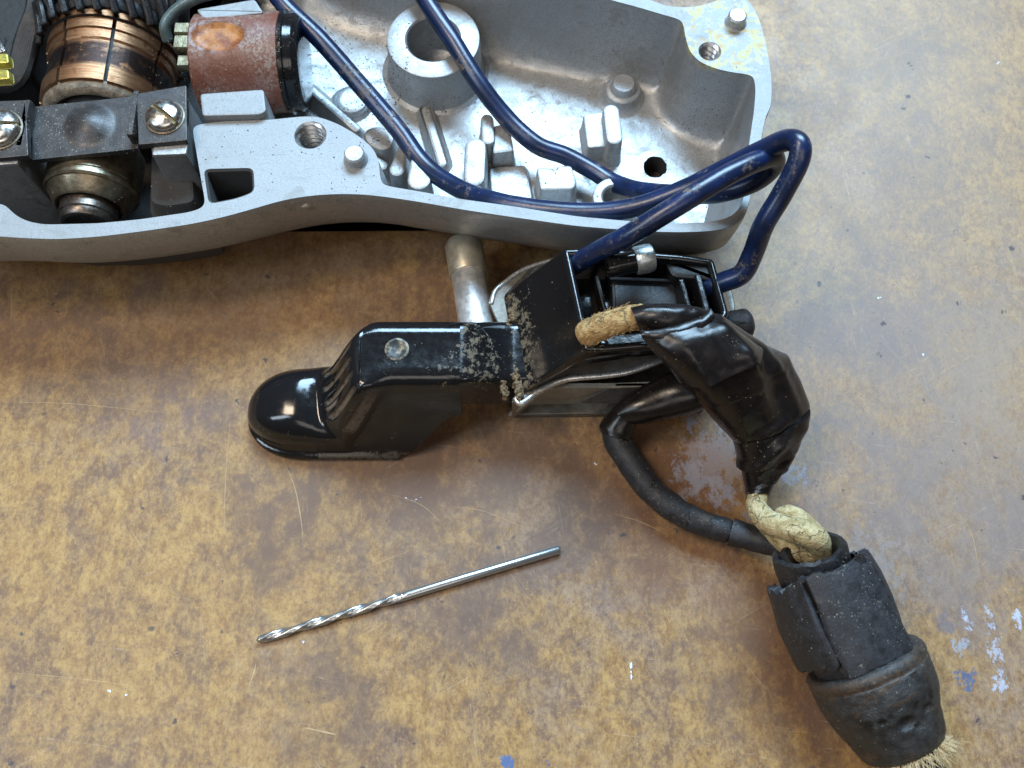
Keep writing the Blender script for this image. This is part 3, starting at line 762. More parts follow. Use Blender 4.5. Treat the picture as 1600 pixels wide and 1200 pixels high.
# ------------------------------------------------------------------ blue wires
blue = N('blue_wire_insulation'); bn = blue.noise(.25, 5, .65); bf = blue.noise(2, 4, .6)
bcol = blue.mix(blue.map(bn, .3, .7), (.003, .010, .036), (.006, .019, .076))
gr = blue.math('MULTIPLY', blue.map(blue.noise(.22, 5, .75), .55, .66), blue.map(bf, .4, .6))
bcol = blue.mix(blue.math('MULTIPLY', gr, .7), bcol, (.20, .15, .09))
bcol = blue.mix(blue.map(blue.noise(3, 2, .5), .74, .78), bcol, (.5, .47, .4))
blue.set(bcol, blue.mixf(gr, .30, .7), 0, .6); blue.bump(bf, .015)
WA = [(395, -70, 25), (440, 3, 24), (500, 62, 22), (560, 130, 19), (620, 200, 16.5), (662, 256, 15.5), (712, 292, 17), (775, 315, 20.5), (850, 328, 22.5), (930, 332, 24), (1000, 322, 26), (1070, 296, 29), (1130, 266, 33), (1190, 236, 38),
      (1229, 219, 42), (1249, 226, 43.5), (1247, 254, 42), (1222, 303, 38), (1193, 352, 34), (1177, 395, 29), (1160, 427, 26), (1132, 440, 24), (1105, 448, 22)]
WB = [(632, -60, 22), (668, 5, 21), (706, 62, 20), (745, 125, 18), (790, 183, 15), (838, 226, 13.5), (882, 243, 12.5), (922, 264, 12), (962, 287, 12.5), (1010, 300, 16), (1080, 304, 22), (1130, 300, 27.5), (1178, 284, 31), (1206, 262, 34),
      (1208, 246, 37), (1180, 253, 38.5), (1130, 277, 39), (1060, 320, 38), (985, 366, 34), (930, 395, 28), (898, 413, 23), (880, 424, 18)]
t = obj('blue_wire', tube(crom(WP(WA), 8), 1.8, 20, wob=.02), blue.m)
t['label'] = 'dark blue wire whose outer loop ends in the right side of the black switch'; t['category'] = 'wire'; t['group'] = 'blue motor wires'
t = obj('blue_wire', tube(crom(WP(WB), 8), 1.8, 20, wob=.02), blue.m)
t['label'] = 'dark blue wire crossing the big round boss, ending in the left of the switch'; t['category'] = 'wire'; t['group'] = 'blue motor wires'

# ------------------------------------------------------------------ switch and trigger
SO = W(960, 520, 0)
sw = thing('trigger_switch', 'glossy black drill trigger switch with ribbed trigger, lying on the bench below the housing', 'switch', SO)
def bak_dust(name, blobs):
    m = N(name); n_ = m.noise(.8, 4, .6)
    c, f = dust_specks(m, (.008, .008, .009), (.26, .22, .16), .18, 2.6)
    for (p, r, th, sq) in blobs:
        q = p-SO
        g = m.math('MULTIPLY', m.near(q, r, soft=.6, squash=sq), 1.0)
        g = m.map(m.math('ADD', m.noise(.9, 7, .75, dist=.3), m.math('MULTIPLY', g, .20)), th+.21, th+.27)
        c = m.mix(m.math('MULTIPLY', g, .85), c, (.15, .115, .07)); f = m.math('MAXIMUM', f, g)
    at = m.attr('dust'); at2 = m.math('MULTIPLY', at, m.map(m.noise(1.2, 5, .7), .33, .52))
    c = m.mix(m.math('MULTIPLY', at2, .8), c, (.20, .16, .12)); f = m.math('MAXIMUM', f, at2)
    m.set(c, m.mixf(f, m.map(n_, .3, .7, .10, .17), .85), 0, .55); m.bump(n_, .02); return m.m
trig_m = bak_dust('trigger_bakelite', [(W(748, 560, 18), 7.0, .50, (1, .8, .3)), (W(738, 520, 18), 3.5, .52, (1, 1, .3)), (W(700, 575, 19), 4.5, .54, (1.3, .7, .3))])
body_m = bak_dust('switch_bakelite', [(W(800, 540, 14), 7, .47, (1, .45, .5)), (W(815, 610, 14), 6, .45, None), (W(920, 542, 20), 3.5, .5, None)])
# trigger: lofted sections along x
ZP = 20.0
xL = W(388, 640, 2).x; xF0 = W(492, 600, 9).x; xF1 = W(562, 545, ZP).x; xE = W(718, 560, ZP).x
yTb = W(450, 576, 4).y; yTf = W(450, 712, 1).y
yPb = W(640, 497, ZP-1).y; yPf = W(640, 606, ZP-1.5).y
xLip = W(625, 710, 1).x
def trig_pt(x, v):
    """v in 0..1 along the section: back foot, up, over the top, front edge, down the flared side"""
    tr = smooth01((x-xF0)/(xF1-xF0))
    k = (x-xL)/(xF0+3-xL)
    e = math.sqrt(max(0., 1-(1-min(1, k/.72))**2.4)) if k < .72 else 1
    yb_ = yTb+(yPb-yTb)*smooth01((x-xF0-1.5)/(xF1-xF0+1.5)); yft = (yTf+1.0)+(yPf-yTf-1.0)*smooth01((x-xF0-4.6)/(xF1-xF0+1.5)); yfb = yTf
    yc = (yTb+yTf)/2-.2
    yb_ = yc+(yb_-yc)*e; yft = yc+(yft-yc)*e; yfb = yc+(yfb-yc)*e
    return tr, e, yb_, yft, yfb
secs = []; dusts = []
Xs = [xL+(xF0-xL)*(1-math.cos(i/16*math.pi/2)) for i in range(16)]+[xF0+(xF1-xF0)*1.25*i/60 for i in range(60)]+[xF0+(xF1-xF0)*1.25+(xE-xF0-(xF1-xF0)*1.25)*i/36 for i in range(37)]
NV = 110
for x in Xs:
    row = []; dr = []
    for j in range(NV+1):
        s = j/NV
        tr, e, yb_, yft, yfb = trig_pt(x, s)
        if s < .16:   # back side going up
            q = s/.16; y = yb_; fz = .05+.95*q; top = False; yy_ = y; w_ = 0.
        elif s < .72:
            q = (s-.16)/.56; y = yb_+(yft-yb_)*q; fz = 1; w_ = q
        else:
            q = (s-.72)/.28; y = yft+(yfb-yft)*q; fz = 1-q; w_ = 1.
        xx = x-w_*2.6-5.0*abs(2*w_-1)**4      # the ramp foot runs back towards the front
        T = 7.8*(.2+.8*e)+(ZP-7.8)*smooth01((xx-xF0+1.5)/(xF1-xF0))
        T += -.25*math.sin(math.pi*w_)*(1 if x > xF1 else 0)+1.3*e*math.sin(math.pi*w_)*(1-smooth01((x-xF0+3)/5))
        wid = abs(yft-yb_)+.01; de = min(w_, 1-w_)*wid
        bl_ = smooth01((x-xF0+3)/5); rr = 4.6*max(e, .05)*(1-bl_)+3.3*bl_
        if s >= .16 and s < .72:
            z = T-(rr-math.sqrt(max(0, rr*rr-max(0, rr-de)**2)))
        elif s < .16: z = 1+(T-rr-1)*fz
        else:
            z = 1+(T-rr-1)*fz
            if z < 2.0 and x < xLip: y -= .75*smooth01((2.0-z)/.35)
        if x > xLip:
            zb = 1+(11-1)*smooth01((x-xLip)/(xE-xLip+3)*1.3) if s >= .72 else 1
            if s >= .72 and z < zb:
                z = zb; T2 = T-rr; y = yft+(yfb-yft)*(1-min(1, (z-1)/(T2-1)))
        g = 0
        if .16 <= s < .72 and xx > xF0+.3 and xx < xF1+.5:
            rx = smooth01((xx-xF0-.3)/1.6)*smooth01((xF1-2.2-xx)/2.8)
            ph = (w_*5.6+.25) % 1; gro = smooth01((.27-abs(ph-.5))/.12)
            if .04 < w_ < .99: z -= 1.1*rx*gro; g = rx*smooth01((.2-abs(ph-.5))/.08)
        if s >= .72 and 1.2 < z < 2.0 and x > xF0: g = .42
        row.append(Vector((x, y, z))); dr.append(g)
    secs.append(row); dusts.append(dr)
V, F = loops(secs, False, False, False)
F = [f for f in F]
# end wall
F2 = [tuple(range((len(secs)-1)*(NV+1), len(secs)*(NV+1)))]
tg = obj('trigger', (V, [f[::-1] for f in F]+F2), trig_m, sw, sharp=50)
me = tg.data; at = me.attributes.new('dust', 'FLOAT', 'POINT')
fl = [d for r in dusts for d in r]
if len(me.vertices) == len(fl): at.data.foreach_set('value', fl)
# flip check
me.update()
if sum(p.normal.z*p.area for p in me.polygons) < 0: me.flip_normals()
c = W(620, 545, ZP)
rv = N('dusty_rivet'); rc = rv.mix(rv.map(rv.noise(.6, 5, .7), .42, .6), (.02, .022, .025), (.22, .18, .12)); rv.set(rc, .5, .3); rv.bump(rv.noise(2, 3, .6), .05)
obj('rivet', lathe((c.x, c.y, ZP-.32), (0, 0, 1), [(2.25, -.1), (2.1, .16), (1.7, .24), (1.55, .12), (.2, .1)], 40), rv.m, tg)
# arm joining trigger and switch
L = []
for i in range(41):
    px = 700+126*i/40; zt = ZP-.45-(ZP-.45-14.9)*smooth01((px-712)/100); row = []
    a_, b_ = W(px, 498, zt), W(px, 598, zt); wd = a_.y-b_.y; r_ = 1.8
    for yy_, zz_ in [(0, -9.5), (0, -r_)]+[(r_*(1-math.cos(t)), -r_*(1-math.sin(t))) for t in [k*math.pi/10 for k in range(1, 6)]]+[(wd*k/12, 0) for k in range(2, 11)]+[(wd-r_*(1-math.cos(t)), -r_*(1-math.sin(t))) for t in [k*math.pi/10 for k in range(5, 0, -1)]]+[(wd, -r_), (wd+.6, -9.5)]:
        row.append(Vector((a_.x, a_.y-yy_, max(3, zt+zz_))))
    L.append(row)
V, F = loops(L, True, True, False)
ta = obj('trigger_arm', (V, F), trig_m, sw, sharp=50)
if sum(p.normal.z*p.area for p in ta.data.polygons) < 0: ta.data.flip_normals()
# round mark on the arm
c = W(722, 548, ZP-.5)
obj('arm_seam', lathe((c.x, c.y, ZP-.5), (0, 0, 1), [(5.4, 0), (5.35, .09), (5.2, .09), (5.15, 0)], 60, False, False), trig_m, sw)

# metal mounting plate
platem = N('zinc_plated_sheet'); pn = platem.noise(.4, 5, .65)
pc = platem.mix(platem.map(pn, .3, .7), (.13, .12, .10), (.24, .225, .20)); platem.set(pc, .46, .7); platem.bump(platem.noise(2, 4, .6), .04)
plate_px = [(763, 472), (772, 455), (792, 438), (836, 415), (900, 402), (1010, 396), (1100, 402), (1136, 425), (1150, 480), (1135, 530), (1090, 548), (1035, 562), (985, 580), (940, 587), (900, 590), (878, 594), (858, 602), (838, 614), (815, 630), (806, 616), (800, 580), (785, 520)]
def smooth_px(pp, z, it=2): return lap(resample([Vector((p.x, p.y)) for p in (W(*q, z) for q in pp)], .7), it)
P = smooth_px(plate_px, 13.2)
if area2(P) < 0: P = P[::-1]
obj('mounting_plate', loops([[Vector((q.x, q.y, z)) for q in offs(P, d)] for d, z in ((.15, 12.2), (0, 12.35), (0, 13.05), (.15, 13.2))]), platem.m, sw)
def vsheet(pts_px, ztop, zbot, th=.8, lean=0):
    A = [W(*p, ztop) for p in pts_px]; L = []
    for sgn, z in ((0, zbot), (0, ztop), (1, ztop), (1, zbot)):
        L.append([Vector((a.x, a.y+sgn*th+(lean if z == zbot else 0), z)) for a in A])
    V, F = loops(L+[L[0]], False, False, False); return V, F
pe = [W(*q, 13.1) for q in ((806, 622), (815, 630), (838, 614), (858, 602), (878, 594), (900, 590), (940, 587), (985, 580), (1035, 562))]
edge_m = simple('edge_glint_metal', (.66, .66, .64), .30, .8, .03, 2)  # brighter metal paints the glint along the plate rim
obj('plate_edge', tube(crom(pe, 6), .62, 12, wob=.08, wf=.6), edge_m, sw)
obj('plate_edge', tube(crom([W(*q, 13.1) for q in ((768, 474), (774, 455), (792, 439), (812, 425), (836, 415), (870, 405))], 6), .5, 12, wob=.08, wf=.6), edge_m, sw)
flange_m = simple('dull_zinc_sheet', (.30, .27, .22), .5, .3, .05, 2, .15)
obj('flange_edge', tube(WP([(797, 647, 2.2), (815, 634, 6), (832, 622, 10.8)]), .45, 10), edge_m, sw)
obj('front_flange', vsheet([(800, 630), (830, 608), (870, 606), (960, 606), (1100, 600)], 11.0, 2.0, .9), flange_m, sw, sharp=30)
obj('side_flange', vsheet([(784, 606), (796, 600), (830, 586), (900, 580)], 12.0, 6.0, .9), flange_m, sw, sharp=30)
obj('base_plate', prism(rpoly([W(*p, 2) for p in ((800, 648), (960, 646), (1100, 640), (1110, 500), (830, 500))], .5, 2), .1, 2.0, bev=.2, draft=0, flare=0), platem.m, sw)
P = [W(*p, 10.0) for p in ((905, 626), (962, 602), (1010, 600), (1010, 628))]
obj('flange_slot', loops([[Vector((p.x, p.y-dy, p.z)) for p in [W(905, 628, 8.0), W(962, 601, 11.0), W(1080, 600, 11.0), W(1080, 628, 8.0)]] for dy in (-.2, .25)]), dark_hole, sw, smooth=False)
# body frustum
base = [W(787, 462, 13.2), W(814, 616, 13.2), W(880, 578, 13.2), W(1030, 549, 13.2), W(1128, 532, 13.2), W(1146, 490, 13.2), W(1134, 424, 13.2), W(1090, 408, 13.2), W(826, 421, 13.2)]
top_ = [W(878, 388, 26), W(912, 548, 26), W(950, 548, 26), W(1040, 540, 26), W(1110, 532, 26), W(1140, 490, 25), W(1116, 404, 25), W(1060, 396, 25.5), W(930, 386, 26)]
def dens(P, r=.8):
    out = []; n = len(P)
    for i in range(n):
        a, b, c = P[i-1], P[i], P[(i+1) % n]
        p0 = b+(a-b).normalized()*r; p1 = b+(c-b).normalized()*r
        for j in range(5):
            t = j/4; out.append(p0*(1-t)**2+b*2*t*(1-t)+p1*t*t)
    return out
def inset3(P, d):
    Q = offs([Vector((p.x, p.y)) for p in P], d); return [Vector((q.x, q.y, p.z)) for q, p in zip(Q, P)]
B_, T_ = dens(base), dens(top_)
dn = lambda P, z: [Vector((p.x, p.y, p.z-z)) for p in P]
mid1 = [b+(t-b)*.5 for b, t in zip(B_, T_)]
L = [B_, mid1, dn(T_, .5), dn(inset3(T_, .15), .18), inset3(T_, .5), inset3(T_, .8), dn(inset3(T_, 1.15), .18), dn(inset3(T_, 1.35), .5), dn(inset3(T_, 1.5), 1.2), dn(inset3(T_, 1.9), 8.5)]
V, F = loops(L, False, True)
bd = obj('switch_body', (V, F), body_m, sw, sharp=50)
bd.data.update()
if bd.data.polygons[0].normal.dot(Vector((-1, -.1, .5))) < 0: bd.data.flip_normals()
# inner mouldings
def wallpx(a, b, z1, z0, th):
    A, B = W(*a, z1), W(*b, z1); t = (B-A).normalized(); s = Vector((-t.y, t.x, 0))*th/2
    P = rpoly([A-s, B-s, B+s, A+s], .25, 2); return prism(P, z0, z1, bev=.25, draft=.05, flare=.1)
inner_m = simple('dull_bakelite', (.006, .006, .007), .5, 0, .02)
obj('moulded_divider', wallpx((932, 430), (948, 492), 22.0, 16, .7), inner_m, sw)
obj('moulded_rib', wallpx((1064, 436), (1078, 484), 25.0, 16, 1.0), body_m, sw)
obj('moulded_rib', wallpx((1090, 428), (1106, 488), 25.4, 16, 1.2), body_m, sw)
obj('contact_cover', prism(rpoly([W(*p, 21) for p in ((955, 438), (1056, 440), (1066, 492), (958, 500))], .6, 3), 16, 21, bev=.5, draft=.2, flare=.2), inner_m, sw)
obj('moulded_rib', wallpx((952, 434), (1060, 438), 22.0, 16, .7), inner_m, sw)
obj('rear_shoulder', prism(rpoly([W(*p, 24) for p in ((1032, 402), (1104, 408), (1122, 440), (1050, 434))], 1.0, 3), 14, 24.2, bev=.8, draft=.2), inner_m, sw)
c = W(944, 541, 24)
obj('moulded_pip', lathe((c.x, c.y+1.2, 21.5), (0, 0, 1), [(1.1, 0), (1.0, .6), (.5, 1.0)], 20), body_m, sw)
# zinc terminal sleeve
a, b = W(992, 408, 28), W(1019, 402, 28)
dv = b-a; zn = simple('zinc_sleeve', (.50, .55, .56), .38, .85, .05)
obj('terminal_sleeve', lathe(a, dv, [(1.5, .9), (1.6, .1), (2.2, -.1), (2.45, .2), (2.5, 2.2), (2.35, 3.0), (2.0, 3.25)], 36, True), zn, sw)
obj('barrel', lathe(a-dv.normalized()*5, dv, [(1.9, 0), (1.9, 5.2)], 24, True), body_m, sw)
# lock pin
a, b = W(724, 380, 9), W(748, 530, 10.5); dv = (b-a); ln = dv.length
nick = simple('nickel_collar', (.46, .42, .33), .40, .6, .01, 1.0, .15); alu = simple('turned_steel', (.66, .64, .62), .38, .65, .01)
obj('lock_pin', lathe(a, dv, [(3.0, .2), (3.3, .6), (3.3, ln)], 40, True), alu, sw)
obj('lock_collar', lathe(a, dv, [(2.6, -.5), (3.4, -.1), (3.65, .5), (3.65, 7.0), (3.55, 7.25), (3.2, 7.3)], 40, True, False), nick, sw)
# dirt crust
dirt = N('caked_brown_dust'); dn_ = dirt.noise(1.2, 6, .7); dirt.set(dirt.mix(dirt.map(dn_, .3, .7), (.10, .065, .035), (.28, .20, .12)), .95, 0, .2); dirt.bump(dn_, .5)
lumps = []
def lump(p, r, n=8):
    V, F = lathe(p-Vector((0, 0, r*.5)), (0, 0, 1), [(r*.9, 0), (r, r*.4), (r*.7, r*.85), (r*.2, r*1.05)], n)
    return [v+Vector([r*.55*noise.noise(v*2.1+Vector((7*k, 0, 0))) for k in range(3)]) for v in V], F
for path, n_, sp in (([(806, 462), (802, 490), (795, 520), (798, 555), (806, 590), (812, 618)], 420, 3.0), ([(790, 545), (788, 575), (786, 600), (790, 620)], 120, 2.4), ([(823, 470), (826, 500), (818, 530)], 90, 3)):
    C = crom([Vector((p[0], p[1], 0)) for p in path], 12)
    for i in range(n_):
        q = random.choice(C); lumps.append(lump(W(q.x+random.gauss(0, sp), q.y+random.gauss(0, 4), 14.3+random.uniform(-.6, .7)), random.choice([.15, .2, .25, .3, .4, .55])))
o = obj('dirt_crust', join(*lumps), dirt.m, sw); o['kind'] = 'stuff'

# ------------------------------------------------------------------ power cord with taped joints and rubber strain relief
CO = W(1300, 950, 0)
cord = thing('power_cord', 'frayed old power cord with tan leads wrapped in black tape and a split rubber boot', 'power cord', CO)
def leadmat(name, c1, c2, rough=.75):
    m = N(name); a = m.noise(.7, 6, .7); b = m.noise(3, 4, .65); c = m.mix(m.map(a, .35, .65), c1, c2)
    cr = m.map(m.voro(.33, v=m.vadd(m.P, m.vmul(m.noise(.5, 3, .6, outp=1), 3.)), feat='DISTANCE_TO_EDGE'), .0, .06, 1, 0)
    cr = m.math('MULTIPLY', cr, m.map(m.noise(.3, 3, .6), .40, .52))
    c = m.mix(m.math('MULTIPLY', cr, .6), c, (.10, .085, .05))
    m.set(c, rough, 0, .35); m.bump(m.math('SUBTRACT', m.math('ADD', a, m.math('MULTIPLY', b, 1.5)), cr), .3); return m.m
tan = leadmat('tan_insulation', (.36, .20, .07), (.62, .42, .19)); cream = leadmat('cream_insulation', (.42, .31, .14), (.68, .56, .32), .6)
tp = N('black_vinyl_tape'); tn = tp.noise(.5, 4, .6)
tcl, tf = dust_specks(tp, tp.mix(tp.map(tn, .3, .7), (.007, .006, .006), (.012, .009, .009)), (.22, .19, .16), .05, 3.0)
tp.set(tcl, tp.mixf(tf, tp.map(tn, .3, .7, .22, .34), .8), 0, .42); tp.bump(tp.noise(.35, 3, .5), .06); tape = tp.m
rb = N('perished_rubber'); rn = rb.noise(.6, 6, .7)
rcl = rb.mix(rb.map(rn, .3, .7), (.011, .011, .013), (.027, .027, .032)); rcl, rf = dust_specks(rb, rcl, (.30, .27, .22), .55, 2.6)
rcl = rb.mix(rb.math('MULTIPLY', rb.map(rb.noise(.22, 4, .65), .58, .7), .4), rcl, (.11, .085, .06))
rb.set(rcl, rb.mixf(rf, rb.map(rn, .3, .7, .45, .62), .9), 0, .45); rb.bump(rb.math('ADD', rn, rb.noise(2.5, 4, .6)), .07); rubber = rb.m
A0 = W(1268, 858, 16); A1 = W(1406, 1156, 9.0); ax = (A1-A0).normalized(); LN = (A1-A0).length
_, sx_, ux_ = frame(ax)
dark_rubber = simple('dark_inner_rubber', (.009, .008, .009), .42, 0, .05, 2, .3, specks=((.3, .26, .2), .25, 2.8))
bootm = N('worn_rubber_boot'); rn = bootm.noise(.5, 6, .7)
c_ = bootm.mix(bootm.map(rn, .3, .7), (.011, .011, .012), (.036, .035, .035))
br = bootm.math('MULTIPLY', bootm.map(bootm.noise(.3, 5, .7, v=bootm.vmul(bootm.rot(bootm.P, R(-25)), (.5, 1.6, 1))), .55, .66), .6)
c_ = bootm.mix(br, c_, (.085, .050, .026))
rb_h = bootm.noise(.9, 5, .7)
for hh_, ww_ in ((19.9, .8),):
    pl = bootm.t.nodes.new('ShaderNodeVectorMath'); pl.operation = 'DOT_PRODUCT'; bootm.link(bootm.vadd(bootm.P, tuple(CO-A0)), pl.inputs[0]); pl.inputs[1].default_value = tuple(ax)
    bd_ = bootm.map(bootm.math('ABSOLUTE', bootm.math('SUBTRACT', pl.outputs['Value'], hh_+.6)), .5, 1.5, 1, 0)
    c_ = bootm.mix(bootm.math('MULTIPLY', bd_, bootm.map(rb_h, .36, .56)), c_, (.060, .038, .024)); c_, rf = dust_specks(bootm, c_, (.22, .20, .16), .5, 1.8)
for ca, chh, rad in ((R(112), 27.8, .9), (R(84), 28.4, 1.3), (R(62), 26.9, .8), (R(95), 29.7, .6), (R(120), 26.2, .8), (R(72), 26.2, .5), (R(100), 26.0, .6), (R(48), 26.6, .9)):
    pc_ = A0+ax*chh+(sx_*math.cos(ca)+ux_*math.sin(ca))*9.2-CO
    c_ = bootm.mix(bootm.near(pc_, rad*1.5, soft=.6, v=bootm.vadd(bootm.P, bootm.vmul(bootm.vadd(bootm.noise(.9, 3, .6, outp=1), (-.5, -.5, -.5)), 1.6))), c_, (.004, .004, .004))  # shade of the pits painted as black spots
bootm.set(c_, bootm.map(rn, .3, .7, .38, .6), 0, .5); bootm.bump(bootm.math('ADD', rn, bootm.noise(2.0, 4, .65)), .12)

obj('tan_lead', tube(crom(WP([(915, 522, 25.5), (930, 515, 27), (955, 505, 29), (985, 497, 30.3), (1000, 496, 30.2)]), 8), lambda t: 2.2+.12*math.sin(t*7)+.05*math.sin(t*19), 26, wob=.06, wf=1.1), tan, cord)
fz_ = []
tp_ = crom(WP([(918, 522, 25.8), (930, 515, 27), (955, 505, 29), (985, 497, 30.3)]), 10)
for i in range(150):
    k_ = random.randrange(1, len(tp_)-1); p0 = tp_[k_]; t_ = (tp_[k_+1]-tp_[k_-1]).normalized(); _, s1_, u1_ = frame(t_); a = random.uniform(-.3, 3.4)
    n1_ = s1_*math.cos(a)+u1_*math.sin(a); b_ = p0+n1_*2.15; e1 = b_+n1_*random.uniform(.02, .35)+t_*random.uniform(-.9, .9)+Vector((0, random.uniform(-.3, .3), 0))
    fz_.append(tube([b_, (b_+e1)/2+n1_*.12, e1], random.uniform(.025, .05), 4, cap=False))
o = obj('cloth_fuzz', join(*fz_), simple('tan_fuzz', (.55, .36, .16), .85), cord, reg=False); o['kind'] = 'stuff'
def fold(amp, folds, seed=0.):
    """sharp folds: each (point, direction, height, width) raises a straight ridge"""
    def d(p, t, a, u):
        up = max(0., math.sin(a)+.15)
        q = 0.
        for (o_, dr, h_, w_, ln_) in folds:
            v = p-o_; along = v.x*dr.x+v.y*dr.y; across = abs(v.x*dr.y-v.y*dr.x)
            if abs(along) < ln_: q += h_*max(0, 1-across/w_)*(1-abs(along)/ln_)
        n_ = abs(noise.noise(Vector((p.x*.16+seed, p.y*.16, 0))))+.35*abs(noise.noise(Vector((p.x*.5+seed, p.y*.5, 3))))
        return p+u*up*(q+amp*(.35-n_))
    return d
def fl(p0, p1, z, h, w_): 
    a, b = W(*p0, z), W(*p1, z); return ((a+b)/2, Vector((b.x-a.x, b.y-a.y, 0)).normalized(), h, w_, (b-a).length*.6)
def crease(amp, f=.5, seed=0.):
    def d(p, t, a, u):
        q = Vector((p.x*f+seed, p.y*f, p.z*f)); n_ = noise.noise(q)+.5*noise.noise(q*2.3)
        r_ = abs(noise.noise(q*.7+Vector((4, 4, 4))))
        return p+u*(amp*n_ - amp*1.1*max(0, .12-r_)*6)*(1 if math.sin(a) > -.2 else .3)
    return d
obj('tape_nose', ploft([((986, 482), (1000, 518), 31, 5.4), ((1010, 478), (1018, 520), 31.5, 5.8), ((1040, 477), (1042, 522), 32, 5.8), ((1075, 479), (1075, 515), 32, 4.6), ((1108, 488), (1106, 503), 32, 2.6)], 32, 6, disp=crease(.2, .25)), tape, cord)
# curled tape edge with an open fold
obj('tape_fold', ploft([((1000, 516), (1003, 527), 33, .8), ((1030, 514), (1036, 531), 33.6, 1.0), ((1065, 505), (1070, 524), 34, 1.1), ((1095, 494), (1100, 512), 34, 1.0), ((1110, 482), (1117, 496), 34, .7)], 16, 5, disp=crease(.2, .9, 3)), tape, cord)
body_st = [((1002, 521), (1108, 488), 31, 3.5), ((1014, 535), (1128, 493), 30.5, 6.5), ((1042, 562), (1155, 512), 28.5, 9.5, -1), ((1075, 600), (1186, 534), 25.5, 11, -2), ((1100, 630), (1218, 549), 22, 11.5, -3), ((1118, 654), (1236, 585), 19, 11, -3), ((1136, 677), (1256, 624), 15.5, 10, -2), ((1150, 693), (1257, 646), 13, 9.5, -1), ((1158, 708), (1246, 664), 11.5, 8.5), ((1160, 726), (1243, 686), 10, 7.5), ((1163, 744), (1238, 706), 9, 6.8), ((1166, 760), (1226, 728), 8, 6), ((1166, 772), (1210, 755), 7.5, 5.4), ((1166, 779), (1201, 776), 7.5, 4.6)]
folds = [fl((1110, 495), (1225, 640), 28, 1.5, 2.6), fl((1150, 520), (1256, 632), 22, 1.0, 1.6), fl((1045, 565), (1150, 690), 24, .9, 1.6), fl((1075, 560), (1190, 560), 26, .5, 1.2),
         fl((1170, 700), (1240, 660), 14, .8, 1.2), fl((1175, 745), (1225, 690), 11, 1.0, 1.4), fl((1185, 735), (1235, 735), 10, .7, 1.0), fl((1168, 760), (1215, 720), 9, .6, .8)]
obj('tape_wrap', ploft(body_st, 64, 8, 2.5, disp=fold(.8, folds, 11), crom=lerp_pts), tape, cord, sharp=0)
obj('tape_layer', ploft([((1148, 688), (1259, 634), 14.2, 10.3), ((1153, 703), (1256, 655), 12.9, 9.9), ((1157, 718), (1248, 672), 11.7, 9.2), ((1155, 733), (1243, 690), 10.6, 8.6)], 56, 6, 2.4, disp=fold(.9, folds[4:6], 31), crom=lerp_pts), tape, cord)
obj('tape_layer', ploft([((1004, 528), (1112, 492), 31.6, 5.6), ((1024, 552), (1139, 506), 30.5, 9.0), ((1052, 583), (1168, 528), 28, 11), ((1066, 600), (1182, 538), 26.6, 11.6)], 56, 6, 2.5, disp=fold(.75, folds[:3], 11), crom=lerp_pts), tape, cord)
obj('tape_wrap', ploft([((1135, 560), (1130, 640), 12, 7.5), ((1095, 565), (1112, 634), 12, 7.5), ((1060, 578), (1082, 645), 11.5, 7.5), ((1020, 595), (1045, 654), 10.5, 7), ((980, 618), (1008, 662), 9.5, 6.6), ((958, 636), (990, 662), 8.5, 6)], 32, 6, 2.1, disp=crease(.3, .12, 50)), tape, cord)
obj('tape_sleeve', ploft([((962, 634), (996, 658), 8, 6.3), ((950, 645), (992, 668), 7.2, 6.4), ((936, 664), (988, 680), 6.4, 6.2), ((938, 676), (984, 690), 6.0, 6.0)], 32, 6, 2.1, disp=crease(.2, .2, 70)), tape, cord)
lead_pts = [(962, 664, 5.5), (966, 688, 5.2), (985, 722, 4.8), (1015, 762, 4.4), (1050, 793, 4.2), (1090, 815, 4.0), (1135, 829, 4.0)]
obj('black_lead', tube(crom(WP(lead_pts), 8), lambda t: 2.75-.5*t, 20, wob=.08, wf=.5), rubber, cord)
obj('black_lead', tube(crom(WP([(1142, 831, 4.2), (1180, 842, 5), (1215, 850, 7), (1250, 858, 11)]), 6), lambda t: 2.45-.2*t, 20, wob=.08, wf=.5, dome=False), rubber, cord)
for p, q in (((1019, 743), (1015, 765)), ((1078, 798), (1068, 822)), ((1112, 808), (1104, 832))):
    a, b = W(*p, 7.1), W(*q, 7.1)
    m_ = (a+b)/2+Vector((0, 0, .3)); obj('crack', tube(crom([W(*p, 6.2), m_, W(*q, 6.2)], 5), [.05]+[.13]*9+[.05], 6, dome=False), dark_hole, cord)
# stub of the second lead at the switch
a, b = W(1118, 516, 14.5), W(1164, 505, 15); 
obj('lead_stub', tube(crom([a, (a+b)/2, b], 6), 2.9, 26, wob=.1), rubber, cord)
obj('crack', tube([W(1140, 503, 18.2), W(1152, 502, 18.2), W(1168, 504, 17.6)], .12, 6), dark_hole, cord)
# cream leads
cream_a = crom(WP([(1186, 765, 8), (1182, 790, 8.5), (1196, 812, 10.5), (1222, 823, 13), (1252, 832, 15.5), (1276, 843, 15), (1284, 866, 10)]), 8)
obj('cream_lead', tube(cream_a, lambda t: 1.75+.35*smooth01(t*2.2), 22, wob=.06, wf=.6), cream, cord)
obj('cream_lead', tube(crom(WP([(1196, 812, 7.5), (1216, 834, 9), (1236, 852, 11), (1262, 868, 10)]), 8), 2.1, 20, wob=.06, wf=.6), cream, cord)
obj('cream_lead', tube(crom(WP([(1222, 806, 8.5), (1240, 806, 10.5), (1262, 822, 10.5), (1284, 845, 8)]), 8), 1.7, 18, wob=.12, wf=.8), cream, cord)
